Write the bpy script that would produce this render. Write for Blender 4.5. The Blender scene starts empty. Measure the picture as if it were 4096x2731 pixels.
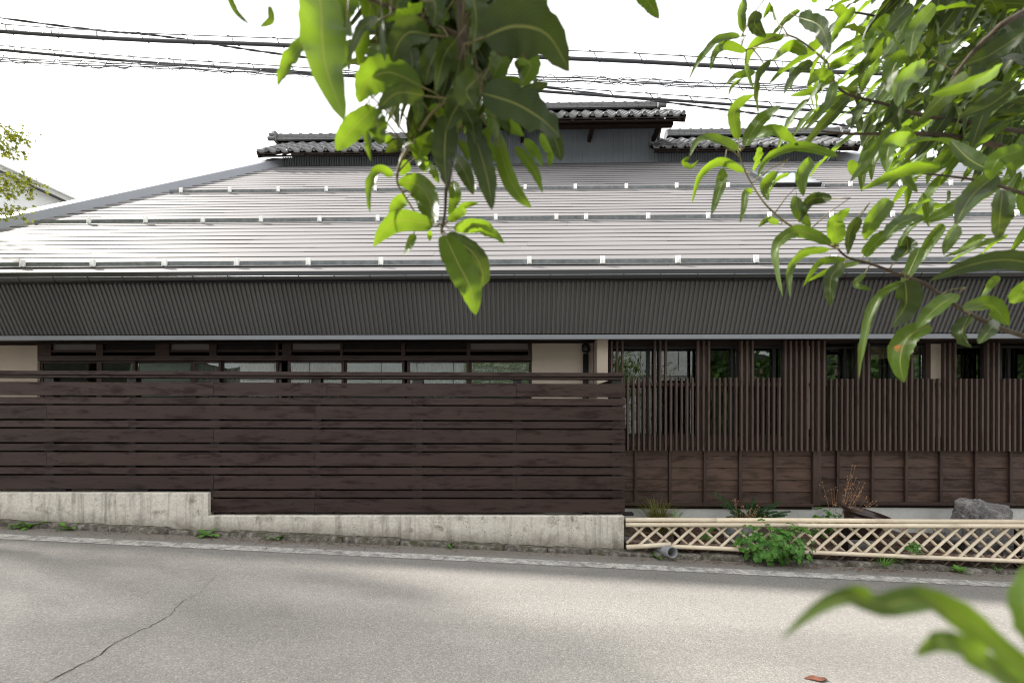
import bpy, math, random
from math import sin, cos, tan, pi, radians, sqrt, atan2
from mathutils import Vector, Matrix

random.seed(7)
SC = bpy.context.scene
COL = SC.collection

# ------------------------------------------------------------------ camera
W, HH = 4096.0, 2731.0          # size of the photograph the measurements were taken in
F = 1820.0                      # focal length in those units (16 mm on 36 mm)
U0, V0 = 2048.0, 1715.0         # principal point (level camera, lens shifted up)
ROLL = 0.0025
HC = 1.42                       # eye height above the middle of the road edge
cam_d = bpy.data.cameras.new("camera")
cam_d.sensor_width = 36.0
cam_d.lens = 36.0 * F / W
cam_d.shift_y = (V0 - HH / 2) / W
cam_d.clip_start = 0.02
cam_d.clip_end = 900.0
cam_d.dof.use_dof = True
cam_d.dof.focus_distance = 6.2
cam_d.dof.aperture_fstop = 4.5
cam = bpy.data.objects.new("camera", cam_d)
COL.objects.link(cam)
cam.location = (0, 0, HC)
cam.rotation_euler = (pi / 2, -ROLL, 0)
SC.camera = cam

# ------------------------------------------------------------------ sky, sun, exposure
SUN_EL, SUN_AZ = radians(41), radians(-72)      # behind the house, to the left
world = bpy.data.worlds.new("World")
SC.world = world
world.use_nodes = True
wn = world.node_tree
wn.nodes.clear()
w_out = wn.nodes.new("ShaderNodeOutputWorld")
w_bg = wn.nodes.new("ShaderNodeBackground")
w_sky = wn.nodes.new("ShaderNodeTexSky")
w_sky.sky_type = 'NISHITA'
w_sky.sun_disc = False
w_sky.sun_elevation = SUN_EL
w_sky.sun_rotation = SUN_AZ
w_sky.air_density = 1.0
w_sky.dust_density = 4.0
w_hs = wn.nodes.new("ShaderNodeHueSaturation")
w_hs.inputs["Saturation"].default_value = 0.25
w_co = wn.nodes.new("ShaderNodeTexCoord")
w_no = wn.nodes.new("ShaderNodeTexNoise")
w_no.inputs["Scale"].default_value = 2.6
w_no.inputs["Detail"].default_value = 5
w_rp = wn.nodes.new("ShaderNodeValToRGB")
w_rp.color_ramp.elements[0].position = 0.3
w_rp.color_ramp.elements[0].color = (10.5, 10.6, 10.8, 1)
w_rp.color_ramp.elements[1].position = 0.72
w_rp.color_ramp.elements[1].color = (14.5, 14.5, 14.5, 1)
w_mx = wn.nodes.new("ShaderNodeMixRGB")
w_mx.inputs[0].default_value = 0.72          # thin bright overcast over the clear sky
wn.links.new(w_sky.outputs[0], w_hs.inputs["Color"])
wn.links.new(w_co.outputs["Generated"], w_no.inputs["Vector"])
wn.links.new(w_no.outputs["Fac"], w_rp.inputs["Fac"])
wn.links.new(w_hs.outputs[0], w_mx.inputs[1])
wn.links.new(w_rp.outputs[0], w_mx.inputs[2])
wn.links.new(w_mx.outputs[0], w_bg.inputs["Color"])
w_bg.inputs["Strength"].default_value = 0.085
wn.links.new(w_bg.outputs[0], w_out.inputs["Surface"])

sun_d = bpy.data.lights.new("sun", 'SUN')
sun_d.energy = 5.0
sun_d.angle = radians(3.5)
sun_d.color = (1.0, 0.95, 0.88)
sun = bpy.data.objects.new("sun", sun_d)
COL.objects.link(sun)
sdir = Vector((sin(SUN_AZ) * cos(SUN_EL), cos(SUN_AZ) * cos(SUN_EL), sin(SUN_EL)))
sun.rotation_euler = sdir.to_track_quat('Z', 'Y').to_euler()
sun.location = (-10, 10, 25)

SC.view_settings.view_transform = 'Standard'
SC.view_settings.look = 'None'
SC.view_settings.exposure = 1.1
SC.view_settings.gamma = 1.0
SC.view_settings.use_curve_mapping = False
SC.cycles.max_bounces = 8
SC.cycles.transparent_max_bounces = 12
SC.cycles.use_denoising = True
SC.cycles.filter_width = 1.1

# ------------------------------------------------------------------ helpers
def ray(u, v):
    du, dv = u - U0, v - V0
    a = du + ROLL * dv
    b = dv - ROLL * du
    return a / F, -b / F

def P(u, v, Y):
    a, b = ray(u, v)
    return Vector((a * Y, Y, HC + b * Y))

class Frame:
    """a yawed frame about the camera foot: built square in local space"""
    def __init__(self, yaw):
        self.c, self.s, self.yaw = cos(yaw), sin(yaw), yaw
    def __call__(self, u, v, Y):
        a, b = ray(u, v)
        k = Y / (a * self.s + self.c)
        return Vector(((a * self.c - self.s) * k, Y, HC + b * k))
    def x(self, u, Y, v=1500):
        return self(u, v, Y).x
    def z(self, v, Y, u=2048):
        return self(u, v, Y).z

H = Frame(0.0227)       # the house turns its right end a little towards us
FE = Frame(-0.011)      # the street fence turns the other way

SL = 0.0453
def zr(x):
    return -SL * max(-16, min(16, x))

def link(o, parent=None):
    COL.objects.link(o)
    if parent is not None:
        o.parent = parent
    return o

def empty(name, loc=(0, 0, 0), rz=0.0, parent=None):
    o = bpy.data.objects.new(name, None)
    o.empty_display_size = 0.1
    o.location = loc
    o.rotation_euler = (0, 0, rz)
    return link(o, parent)

def tag(o, label=None, cat=None, group=None, kind=None):
    if label: o["label"] = label
    if cat: o["category"] = cat
    if group: o["group"] = group
    if kind: o["kind"] = kind
    return o

class MB:
    def __init__(s):
        s.v, s.f, s.uv = [], [], {}
    def add(s, vs, fs):
        n = len(s.v)
        s.v += [tuple(p) for p in vs]
        s.f += [tuple(i + n for i in f) for f in fs]
        return s
    def box(s, x0, x1, y0, y1, z0, z1):
        return s.add([(x0,y0,z0),(x1,y0,z0),(x1,y1,z0),(x0,y1,z0),(x0,y0,z1),(x1,y0,z1),(x1,y1,z1),(x0,y1,z1)],
                     [(0,3,2,1),(4,5,6,7),(0,1,5,4),(1,2,6,5),(2,3,7,6),(3,0,4,7)])
    def cbox(s, x0, x1, y0, y1, z0, z1, c=0.004):
        """box with chamfered edges"""
        pts, idx = [], {}
        for i, x in enumerate((x0, x1)):
            for j, y in enumerate((y0, y1)):
                for k, z in enumerate((z0, z1)):
                    sx, sy, sz = (1 - 2*i)*c, (1 - 2*j)*c, (1 - 2*k)*c
                    for ax, p in enumerate(((x, y+sy, z+sz), (x+sx, y, z+sz), (x+sx, y+sy, z))):
                        idx[(i, j, k, ax)] = len(pts); pts.append(p)
        fs = []
        for i in (0, 1):
            q = [idx[(i,0,0,0)], idx[(i,1,0,0)], idx[(i,1,1,0)], idx[(i,0,1,0)]]
            fs.append(q if i else q[::-1])
            q = [idx[(0,i,0,1)], idx[(0,i,1,1)], idx[(1,i,1,1)], idx[(1,i,0,1)]]
            fs.append(q if i else q[::-1])
            q = [idx[(0,0,i,2)], idx[(1,0,i,2)], idx[(1,1,i,2)], idx[(0,1,i,2)]]
            fs.append(q if i else q[::-1])
        for j in (0, 1):
            for k in (0, 1):
                fs.append((idx[(0,j,k,1)], idx[(1,j,k,1)], idx[(1,j,k,2)], idx[(0,j,k,2)]))
                fs.append((idx[(j,0,k,0)], idx[(j,1,k,0)], idx[(j,1,k,2)], idx[(j,0,k,2)]))
                fs.append((idx[(j,k,0,0)], idx[(j,k,1,0)], idx[(j,k,1,1)], idx[(j,k,0,1)]))
                for i in (0, 1):
                    pass
        for i in (0, 1):
            for j in (0, 1):
                for k in (0, 1):
                    fs.append((idx[(i,j,k,0)], idx[(i,j,k,1)], idx[(i,j,k,2)]))
        return s.add(pts, fs)
    def extrude_x(s, prof, x0, x1, cap=True):
        """closed (y,z) outline run along x"""
        n = len(prof)
        vs = [(x0, y, z) for y, z in prof] + [(x1, y, z) for y, z in prof]
        fs = [(i, (i+1) % n, n + (i+1) % n, n + i) for i in range(n)]
        if cap:
            fs += [tuple(range(n))[::-1], tuple(range(n, 2*n))]
        return s.add(vs, fs)
    def tube(s, pts, r, n=8, cap=True, flat=1.0):
        pts = [Vector(p) for p in pts]
        m = len(pts)
        rs = r if isinstance(r, (list, tuple)) else [r]*m
        vs, fs = [], []
        up = None
        for i, p in enumerate(pts):
            t = (pts[min(i+1, m-1)] - pts[max(i-1, 0)])
            if t.length < 1e-9: t = Vector((0, 0, 1))
            t.normalize()
            if up is None:
                up = Vector((0, 0, 1)) if abs(t.z) < 0.9 else Vector((1, 0, 0))
            a = t.cross(up)
            if a.length < 1e-6: a = t.cross(Vector((1, 0.3, 0)))
            a.normalize()
            b = a.cross(t); b.normalize()
            up = b
            for k in range(n):
                th = 2*pi*k/n
                vs.append(p + a*cos(th)*rs[i] + b*sin(th)*rs[i]*flat)
        for i in range(m-1):
            for k in range(n):
                k2 = (k+1) % n
                fs.append((i*n+k, i*n+k2, (i+1)*n+k2, (i+1)*n+k))
        if cap:
            fs += [tuple(range(n))[::-1], tuple(range((m-1)*n, m*n))]
        return s.add(vs, fs)
    def grid(s, fn, nu, nv):
        vs = [fn(i/(nu-1), j/(nv-1)) for j in range(nv) for i in range(nu)]
        fs = [(j*nu+i, j*nu+i+1, (j+1)*nu+i+1, (j+1)*nu+i) for j in range(nv-1) for i in range(nu-1)]
        return s.add(vs, fs)
    def lathe(s, prof, c, n=20, tilt=None):
        vs, fs = [], []
        m = len(prof)
        for r, z in prof:
            for k in range(n):
                p = Vector((r*cos(2*pi*k/n), r*sin(2*pi*k/n), z))
                if tilt: p = tilt @ p
                vs.append(p + Vector(c))
        for i in range(m-1):
            for k in range(n):
                k2 = (k+1) % n
                fs.append((i*n+k, i*n+k2, (i+1)*n+k2, (i+1)*n+k))
        return s.add(vs, fs)
    def mesh(s, name, smooth=False):
        me = bpy.data.meshes.new(name)
        me.from_pydata(s.v, [], s.f)
        me.update()
        if smooth:
            me.polygons.foreach_set("use_smooth", [True]*len(me.polygons))
        return me
    def build(s, name, mat, parent=None, smooth=False):
        me = s.mesh(name, smooth)
        if mat: me.materials.append(mat)
        return link(bpy.data.objects.new(name, me), parent)

def inst(name, me, parent=None, loc=(0,0,0), rot=(0,0,0), scl=(1,1,1)):
    o = bpy.data.objects.new(name, me)
    o.location, o.rotation_euler, o.scale = loc, rot, scl
    return link(o, parent)

# ------------------------------------------------------------------ materials
class NT:
    def __init__(s, name):
        s.m = bpy.data.materials.new(name)
        s.m.use_nodes = True
        s.t = s.m.node_tree
        s.b = s.t.nodes["Principled BSDF"]
        s.o = s.t.nodes["Material Output"]
    def n(s, typ, **kw):
        nd = s.t.nodes.new("ShaderNode" + typ)
        for k, v in kw.items():
            if hasattr(nd, k): setattr(nd, k, v)
            else: nd.inputs[k].default_value = v
        return nd
    def l(s, a, b):
        s.t.links.new(a, b)
    def coords(s, scale=(1,1,1), kind="Object", rnd=0.0):
        tc = s.n("TexCoord")
        mp = s.n("Mapping")
        mp.inputs["Scale"].default_value = scale
        s.l(tc.outputs[kind], mp.inputs["Vector"])
        if rnd:
            oi = s.n("ObjectInfo")
            ml = s.n("Math", operation='MULTIPLY'); ml.inputs[1].default_value = rnd
            s.l(oi.outputs["Random"], ml.inputs[0])
            cb = s.n("CombineXYZ")
            for i in range(3): s.l(ml.outputs[0], cb.inputs[i])
            s.l(cb.outputs[0], mp.inputs["Location"])
        return mp.outputs[0]
    def noise(s, vec, scale, detail=4, rough=0.55, dist=0.0):
        nd = s.n("TexNoise")
        nd.inputs["Scale"].default_value = scale
        nd.inputs["Detail"].default_value = detail
        nd.inputs["Roughness"].default_value = rough
        nd.inputs["Distortion"].default_value = dist
        s.l(vec, nd.inputs["Vector"])
        return nd.outputs["Fac"]
    def ramp(s, fac, stops):
        r = s.n("ValToRGB")
        cr = r.color_ramp
        while len(cr.elements) < len(stops): cr.elements.new(0.5)
        for e, (p, c) in zip(cr.elements, stops):
            e.position = p
            e.color = (c, c, c, 1) if isinstance(c, (int, float)) else (*c, 1)
        s.l(fac, r.inputs["Fac"])
        return r.outputs["Color"]
    def mix(s, fac, a, b, blend='MIX'):
        m = s.n("MixRGB", blend_type=blend)
        for i, x in enumerate((fac, a, b)):
            if isinstance(x, (int, float)): m.inputs[i].default_value = x if i == 0 else (x, x, x, 1)
            elif isinstance(x, tuple): m.inputs[i].default_value = (*x, 1)
            else: s.l(x, m.inputs[i])
        return m.outputs[0]
    def math(s, op, a, b=0.0):
        m = s.n("Math", operation=op)
        for i, x in enumerate((a, b)):
            if isinstance(x, (int, float)): m.inputs[i].default_value = x
            else: s.l(x, m.inputs[i])
        return m.outputs[0]
    def base(s, x):
        if isinstance(x, tuple): s.b.inputs["Base Color"].default_value = (*x, 1)
        else: s.l(x, s.b.inputs["Base Color"])
    def set(s, rough=None, spec=None, metal=None):
        for k, v in (("Roughness", rough), ("Specular IOR Level", spec), ("Metallic", metal)):
            if v is None: continue
            if isinstance(v, (int, float)): s.b.inputs[k].default_value = v
            else: s.l(v, s.b.inputs[k])
    def bump(s, h, strength=0.3, dist=0.01):
        b = s.n("Bump")
        b.inputs["Strength"].default_value = strength
        b.inputs["Distance"].default_value = dist
        s.l(h, b.inputs["Height"])
        s.l(b.outputs[0], s.b.inputs["Normal"])

def m_plain(name, col, rough=0.6, spec=0.4, metal=0.0, var=0.15, scale=6.0, bump=0.1):
    t = NT(name)
    v = t.coords(rnd=9.0)
    n = t.noise(v, scale, 5)
    lo = tuple(c*(1-var) for c in col); hi = tuple(min(1, c*(1+var)) for c in col)
    t.base(t.ramp(n, [(0.3, lo), (0.7, hi)]))
    t.set(rough, spec, metal)
    if bump: t.bump(t.noise(v, scale*12, 3), bump, 0.004)
    return t.m

def m_wood(name, col, worn, axis='X', rough=0.5, spec=0.45, amount=0.5, patch=True):
    """painted timber: grain along one axis, worn patches where the coat has gone"""
    t = NT(name)
    st = {'X': (0.7, 9, 9), 'Z': (9, 9, 0.7)}[axis]
    v = t.coords(st, rnd=37.0)
    g = t.noise(v, 5.0, 6, 0.65, 0.6)
    c = t.ramp(g, [(0.25, tuple(x*0.72 for x in col)), (0.55, col), (0.8, tuple(x*1.3 for x in col))])
    if patch:
        st2 = {'X': (1.7, 8.0, 8.0), 'Z': (8.0, 8.0, 1.7)}[axis]
        p = t.noise(t.coords(st2, rnd=53.0), 1.5, 7, 0.74, 0.25)
        pm = t.ramp(p, [(0.56 - 0.1*amount, 0.0), (0.66 - 0.1*amount, 0.85)])
        c = t.mix(pm, c, worn)
        t.set(t.ramp(pm, [(0, rough), (1, min(1, rough+0.3))]), spec)
    else:
        t.set(rough, spec)
    oi = t.n("ObjectInfo")
    br = t.ramp(oi.outputs["Random"], [(0, 0.82), (1, 1.14)])
    c = t.mix(1.0, c, br, 'MULTIPLY')
    kn = t.n("TexVoronoi"); kn.inputs["Scale"].default_value = 1.0
    t.l(t.coords({'X': (1.7, 6, 6), 'Z': (6, 6, 1.7)}[axis], rnd=19.0), kn.inputs["Vector"])
    c = t.mix(t.ramp(kn.outputs["Distance"], [(0.035, 0.75), (0.075, 0.0)]), c, tuple(x*0.3 for x in col))
    t.base(c)
    t.bump(g, 0.25, 0.004)
    return t.m

M = {}
M['fence'] = m_wood('brown_fence_stain', (0.038, 0.0225, 0.0195), (0.013, 0.0046, 0.0033), 'X', 0.45, 0.25, 0.55)
M['fence_v'] = m_wood('shaded_post_stain', (0.008, 0.005, 0.0045), (0.005, 0.003, 0.0025), 'Z', 0.45, 0.5, 0.4)  # brown stain darkened so the shade in the board gaps sits in the colour
M['slat'] = m_wood('brown_slat_stain', (0.070, 0.044, 0.036), (0.04, 0.022, 0.015), 'Z', 0.5, 0.4, 0.3)
M['siding'] = m_wood('brown_siding_stain', (0.070, 0.039, 0.028), (0.034, 0.018, 0.012), 'X', 0.55, 0.35, 0.75)
M['batten'] = m_wood('brown_batten_stain', (0.048, 0.028, 0.021), (0.03, 0.017, 0.012), 'Z', 0.55, 0.35, 0.4)
M['oldwood'] = m_wood('grey_weathered_lath', (0.28, 0.20, 0.165), (0.14, 0.095, 0.075), 'X', 0.8, 0.2, 0.4)
M['darkwood'] = m_wood('dark_eave_timber', (0.020, 0.012, 0.009), (0.012, 0.008, 0.006), 'X', 0.6, 0.2, 0.4)
M['window_wood'] = m_wood('red_brown_window_timber', (0.034, 0.015, 0.010), (0.02, 0.009, 0.007), 'X', 0.5, 0.3, 0.3)
M['black'] = m_plain('dark_metal_frame', (0.012, 0.012, 0.013), 0.45, 0.4, var=0.2)
M['blackpipe'] = m_plain('black_pipe_paint', (0.006, 0.006, 0.007), 0.5, 0.4)
M['interior'] = m_plain('dark_room', (0.02, 0.018, 0.016), 0.9, 0.1)
M['plaster'] = m_plain('cream_plaster', (0.42, 0.355, 0.295), 0.9, 0.15, var=0.05, scale=3, bump=0.3)
M['blind'] = m_plain('linen_blind', (0.32, 0.24, 0.16), 0.9, 0.1, var=0.2, scale=8)
M['curtain'] = m_plain('white_curtain', (0.34, 0.34, 0.335), 0.9, 0.1, var=0.06, scale=5)
M['curtain_warm'] = m_plain('pale_curtain', (0.27, 0.235, 0.22), 0.9, 0.1, var=0.06, scale=5)
M['transom'] = m_plain('dim_transom_paper', (0.16, 0.145, 0.135), 0.9, 0.1, var=0.06, scale=5)
M['whitewall'] = m_plain('white_siding', (0.74, 0.75, 0.76), 0.7, 0.3, var=0.03, scale=2, bump=0.15)
M['trim'] = m_plain('grey_blue_trim', (0.19, 0.203, 0.225), 0.4, 0.5, var=0.04, scale=3, bump=0)
M['hipcap'] = m_plain('grey_hip_metal', (0.30, 0.315, 0.35), 0.4, 0.5, var=0.06, scale=2, bump=0.05)
M['gutter'] = m_plain('black_gutter', (0.011, 0.011, 0.012), 0.28, 0.5, var=0.1, scale=3, bump=0)
M['galv'] = m_plain('galvanised_steel', (0.115, 0.127, 0.13), 0.45, 0.5, var=0.35, scale=14, bump=0.05)
M['bracket'] = m_plain('white_steel_bracket', (0.86, 0.86, 0.84), 0.4, 0.5, var=0.04)
M['cable'] = m_plain('black_cable', (0.04, 0.042, 0.05), 0.45, 0.5, var=0.1)
M['pvc'] = m_plain('grey_pvc', (0.24, 0.25, 0.26), 0.45, 0.4, var=0.1, scale=9)
M['stalk'] = m_plain('dry_stalk', (0.38, 0.22, 0.12), 0.8, 0.2, var=0.3, scale=20)
M['litter'] = m_plain('dead_leaf', (0.13, 0.052, 0.033), 0.7, 0.3, var=0.5, scale=18)
M['bark'] = m_plain('peach_bark', (0.075, 0.055, 0.038), 0.75, 0.3, var=0.45, scale=60, bump=0.6)
M['twig'] = m_plain('green_twig', (0.15, 0.13, 0.05), 0.55, 0.4, var=0.4, scale=25)
M['maplebark'] = m_plain('maple_bark', (0.12, 0.09, 0.07), 0.85, 0.2, var=0.4, scale=30, bump=0.6)

def m_roof():
    t = NT('brown_grey_roof_metal')
    v = t.coords((0.5, 3, 3), rnd=31.0)
    n = t.noise(v, 1.2, 4)
    t.base(t.ramp(n, [(0.3, (0.212, 0.203, 0.204)), (0.7, (0.238, 0.229, 0.230))]))
    t.set(t.ramp(t.noise(v, 2.5, 4), [(0.3, 0.55), (0.7, 0.65)]), 0.10, 0.0)
    t.b.inputs["IOR"].default_value = 1.5
    t.bump(t.noise(t.coords((0.35, 2, 2), rnd=11.0), 1.5, 2), 0.10, 0.02)
    return t.m
M['roof'] = m_roof()
M['seam_shade'] = m_plain('black_seam_shade', (0.010, 0.009, 0.009), 0.8, 0.1, bump=0)  # shade under each course lip, painted flat black on the riser face

def m_fascia():
    t = NT('dark_corrugated_metal')
    v = t.coords((1, 1, 0.3))
    n = t.noise(v, 1.6, 4)
    oi = t.n("ObjectInfo")
    t.base(t.mix(1.0, t.ramp(n, [(0.3, (0.072, 0.072, 0.072)), (0.7, (0.084, 0.083, 0.082))]), t.ramp(oi.outputs["Random"], [(0, 0.92), (1, 1.07)]), 'MULTIPLY'))
    t.set(0.5, 0.35)
    return t.m
M['fascia'] = m_fascia()
M['ridgewall'] = m_plain('grey_corrugated_metal', (0.27, 0.30, 0.345), 0.45, 0.45, var=0.08, scale=2, bump=0)

def m_tile():
    t = NT('grey_kawara_glaze')
    oi = t.n("ObjectInfo")
    c = t.ramp(oi.outputs["Random"], [(0, (0.12, 0.12, 0.125)), (1, (0.17, 0.17, 0.175))])
    n = t.noise(t.coords(rnd=5.0), 14, 4)
    t.base(t.mix(0.5, c, t.ramp(n, [(0.3, 0.10), (0.7, 0.2)])))
    t.set(0.45, 0.4)
    return t.m
M['tile'] = m_tile()

def m_concrete():
    t = NT('stained_concrete')
    v = t.coords()
    big = t.noise(v, 1.1, 5, 0.6)
    streak = t.noise(t.coords((6.5, 6.5, 0.55)), 1.5, 5, 0.62, 0.4)
    fine = t.noise(v, 34, 5, 0.6)
    c = t.ramp(fine, [(0.3, (0.50, 0.465, 0.41)), (0.7, (0.68, 0.64, 0.575))])
    c = t.mix(t.ramp(streak, [(0.50, 0.0), (0.68, 0.7)]), c, (0.19, 0.175, 0.155))
    c = t.mix(t.ramp(streak, [(0.30, 0.5), (0.42, 0.0)]), c, (0.66, 0.65, 0.61))
    blot = t.noise(v, 4.2, 7, 0.72, 0.3)
    c = t.mix(t.ramp(blot, [(0.54, 0.0), (0.66, 0.75)]), c, (0.17, 0.145, 0.105))
    # grime climbing from the ground, and a clean cast lip: follows the wall's own height
    sep = t.n("SeparateXYZ"); tc = t.n("TexCoord")
    t.l(tc.outputs["Object"], sep.inputs[0])
    hgt = t.math('ADD', sep.outputs["Z"], t.math('MULTIPLY', sep.outputs["X"], SL))
    hg = t.math('ADD', hgt, t.math('MULTIPLY', t.math('SUBTRACT', blot, 0.5), 0.5))
    c = t.mix(t.ramp(hg, [(0.02, 0.75), (0.20, 0.0)]), c, (0.15, 0.125, 0.095))
    pit = t.n("TexVoronoi"); pit.inputs["Scale"].default_value = 26
    t.l(v, pit.inputs["Vector"])
    pm = t.math('MULTIPLY', t.ramp(pit.outputs["Distance"], [(0.10, 1.0), (0.17, 0.0)]), t.ramp(t.noise(v, 2.3, 3), [(0.5, 0.0), (0.62, 1.0)]))
    c = t.mix(pm, c, (0.05, 0.045, 0.04))
    t.base(c)
    t.set(0.9, 0.2)
    t.bump(t.math('SUBTRACT', fine, t.math('MULTIPLY', pm, 1.5)), 0.5, 0.006)
    return t.m
M['concrete'] = m_concrete()

def m_foundation():
    t = NT('pale_foundation_render')
    v = t.coords()
    c = t.ramp(t.noise(v, 3.0, 6, 0.65), [(0.3, (0.42, 0.42, 0.40)), (0.7, (0.62, 0.62, 0.60))])
    c = t.mix(t.ramp(t.noise(v, 9.0, 5, 0.7), [(0.55, 0.0), (0.75, 0.5)]), c, (0.22, 0.21, 0.19))
    t.base(c); t.set(0.9, 0.2)
    t.bump(t.noise(v, 40, 4), 0.3, 0.004)
    return t.m
M['foundation'] = m_foundation()

def m_asphalt():
    t = NT('worn_asphalt')
    v = t.coords()
    big = t.noise(v, 0.55, 5, 0.6)
    vor = t.n("TexVoronoi"); vor.inputs["Scale"].default_value = 115
    t.l(v, vor.inputs["Vector"])
    vor2 = t.n("TexVoronoi"); vor2.inputs["Scale"].default_value = 280
    t.l(v, vor2.inputs["Vector"])
    sp = t.n("SeparateXYZ"); t.l(vor.outputs["Color"], sp.inputs[0])
    sp2 = t.n("SeparateXYZ"); t.l(vor2.outputs["Color"], sp2.inputs[0])
    c1 = t.ramp(sp.outputs[0], [(0.0, (0.075, 0.073, 0.07)), (0.35, (0.15, 0.145, 0.14)), (0.7, (0.215, 0.208, 0.198)), (0.93, (0.31, 0.295, 0.275)), (1.0, (0.42, 0.38, 0.33))])
    c2 = t.ramp(sp2.outputs[0], [(0.0, (0.09, 0.088, 0.084)), (0.6, (0.19, 0.184, 0.175)), (1.0, (0.33, 0.31, 0.29))])
    c = t.mix(0.5, c1, c2)
    c = t.mix(0.34, c, (0.19, 0.184, 0.176))
    trk = t.noise(t.coords((0.12, 1.3, 1)), 1.0, 4, 0.6)
    c = t.mix(1.0, c, t.ramp(trk, [(0.35, 0.92), (0.65, 1.06)]), 'MULTIPLY')
    c = t.mix(1.0, c, t.ramp(big, [(0.3, (1.08, 1.07, 1.05)), (0.7, (1.26, 1.25, 1.225))]), 'MULTIPLY')
    # oily or patched darker areas
    c = t.mix(t.ramp(t.noise(v, 1.7, 6, 0.7), [(0.62, 0.0), (0.78, 0.35)]), c, (0.10, 0.097, 0.094))
    # earth washed down from the verge lies along the kerb
    sy = t.n("SeparateXYZ"); tcy = t.n("TexCoord"); t.l(tcy.outputs["Object"], sy.inputs[0])
    dn = t.noise(v, 3.5, 7, 0.7)
    dy_ = t.math('ADD', sy.outputs["Y"], t.math('MULTIPLY', t.math('SUBTRACT', dn, 0.5), 0.55))
    c = t.mix(t.ramp(t.math('SUBTRACT', dy_, 4.6), [(0.36, 0.0), (0.62, 0.62)]), c, t.ramp(t.noise(v, 60, 5, 0.7), [(0.3, (0.10, 0.083, 0.066)), (0.7, (0.23, 0.20, 0.165))]))
    t.base(c); t.set(0.86, 0.25)
    hh = t.math('ADD', t.math('MULTIPLY', vor.outputs["Distance"], -1.0), t.math('MULTIPLY', t.noise(v, 130, 3), 0.8))
    t.bump(hh, 0.32, 0.006)
    return t.m
M['asphalt'] = m_asphalt()

def m_paint():
    t = NT('worn_road_paint')
    v = t.coords()
    w = t.noise(v, 9, 8, 0.75, 0.5)
    vor = t.n("TexVoronoi"); vor.feature = 'DISTANCE_TO_EDGE'; vor.inputs["Scale"].default_value = 22
    t.l(v, vor.inputs["Vector"])
    crk = t.ramp(vor.outputs["Distance"], [(0.02, 1.0), (0.10, 0.0)])
    worn = t.math('MAXIMUM', t.ramp(w, [(0.42, 0.0), (0.58, 1.0)]), t.math('MULTIPLY', crk, 0.8))
    c = t.mix(worn, t.ramp(t.noise(v, 40, 4), [(0.3, (0.50, 0.48, 0.45)), (0.7, (0.66, 0.635, 0.60))]), (0.23, 0.22, 0.21))
    t.base(c); t.set(0.85, 0.2)
    t.bump(worn, -0.3, 0.004)
    return t.m
M['paint'] = m_paint()

def m_kerb():
    t = NT('mossy_kerb_stone')
    v = t.coords(rnd=17.0)
    c = t.ramp(t.noise(v, 16, 7, 0.7), [(0.3, (0.04, 0.034, 0.028)), (0.5, (0.13, 0.118, 0.10)), (0.72, (0.33, 0.31, 0.28))])
    c = t.mix(t.ramp(t.noise(v, 5, 5, 0.65), [(0.52, 0.0), (0.66, 0.75)]), c, (0.055, 0.06, 0.022))
    t.base(c); t.set(0.95, 0.15)
    t.bump(t.noise(v, 28, 6, 0.7), 0.9, 0.02)
    return t.m
M['kerb'] = m_kerb()

def m_soil():
    t = NT('garden_soil')
    v = t.coords()
    c = t.ramp(t.noise(v, 22, 7, 0.7), [(0.3, (0.05, 0.038, 0.03)), (0.55, (0.14, 0.105, 0.08)), (0.75, (0.30, 0.245, 0.19))])
    t.base(c); t.set(0.95, 0.1)
    t.bump(t.noise(v, 35, 6, 0.7), 1.0, 0.03)
    return t.m
M['soil'] = m_soil()

def m_ground():
    t = NT('earth_and_grass')
    v = t.coords()
    t.base(t.ramp(t.noise(v, 0.6, 8, 0.7), [(0.3, (0.05, 0.06, 0.025)), (0.7, (0.12, 0.11, 0.06))]))
    t.set(0.95, 0.1)
    return t.m
M['ground'] = m_ground()

def m_rock(name, a, b, c3, scale=5):
    t = NT(name)
    v = t.coords()
    n = t.noise(v, scale, 8, 0.7, 0.8)
    c = t.ramp(n, [(0.28, a), (0.5, b), (0.74, c3)])
    c = t.mix(t.ramp(t.noise(t.coords((2, 2, 9)), scale*1.5, 6, 0.7, 1.0), [(0.58, 0.0), (0.66, 0.6)]), c, c3)
    t.base(c); t.set(0.8, 0.3)
    t.bump(t.noise(v, scale*4, 8, 0.75), 0.9, 0.03)
    return t.m
M['rock'] = m_rock('mauve_grey_rock', (0.06, 0.056, 0.058), (0.20, 0.188, 0.19), (0.50, 0.46, 0.44))
M['rock2'] = m_rock('grey_field_stone', (0.12, 0.12, 0.125), (0.2, 0.2, 0.2), (0.3, 0.3, 0.29), 7)

def m_pot():
    t = NT('brown_glazed_pot')
    v = t.coords()
    t.base(t.ramp(t.noise(v, 6, 5), [(0.3, (0.028, 0.017, 0.015)), (0.7, (0.05, 0.028, 0.022))]))
    t.set(0.3, 0.5)
    return t.m
M['pot'] = m_pot()

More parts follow.
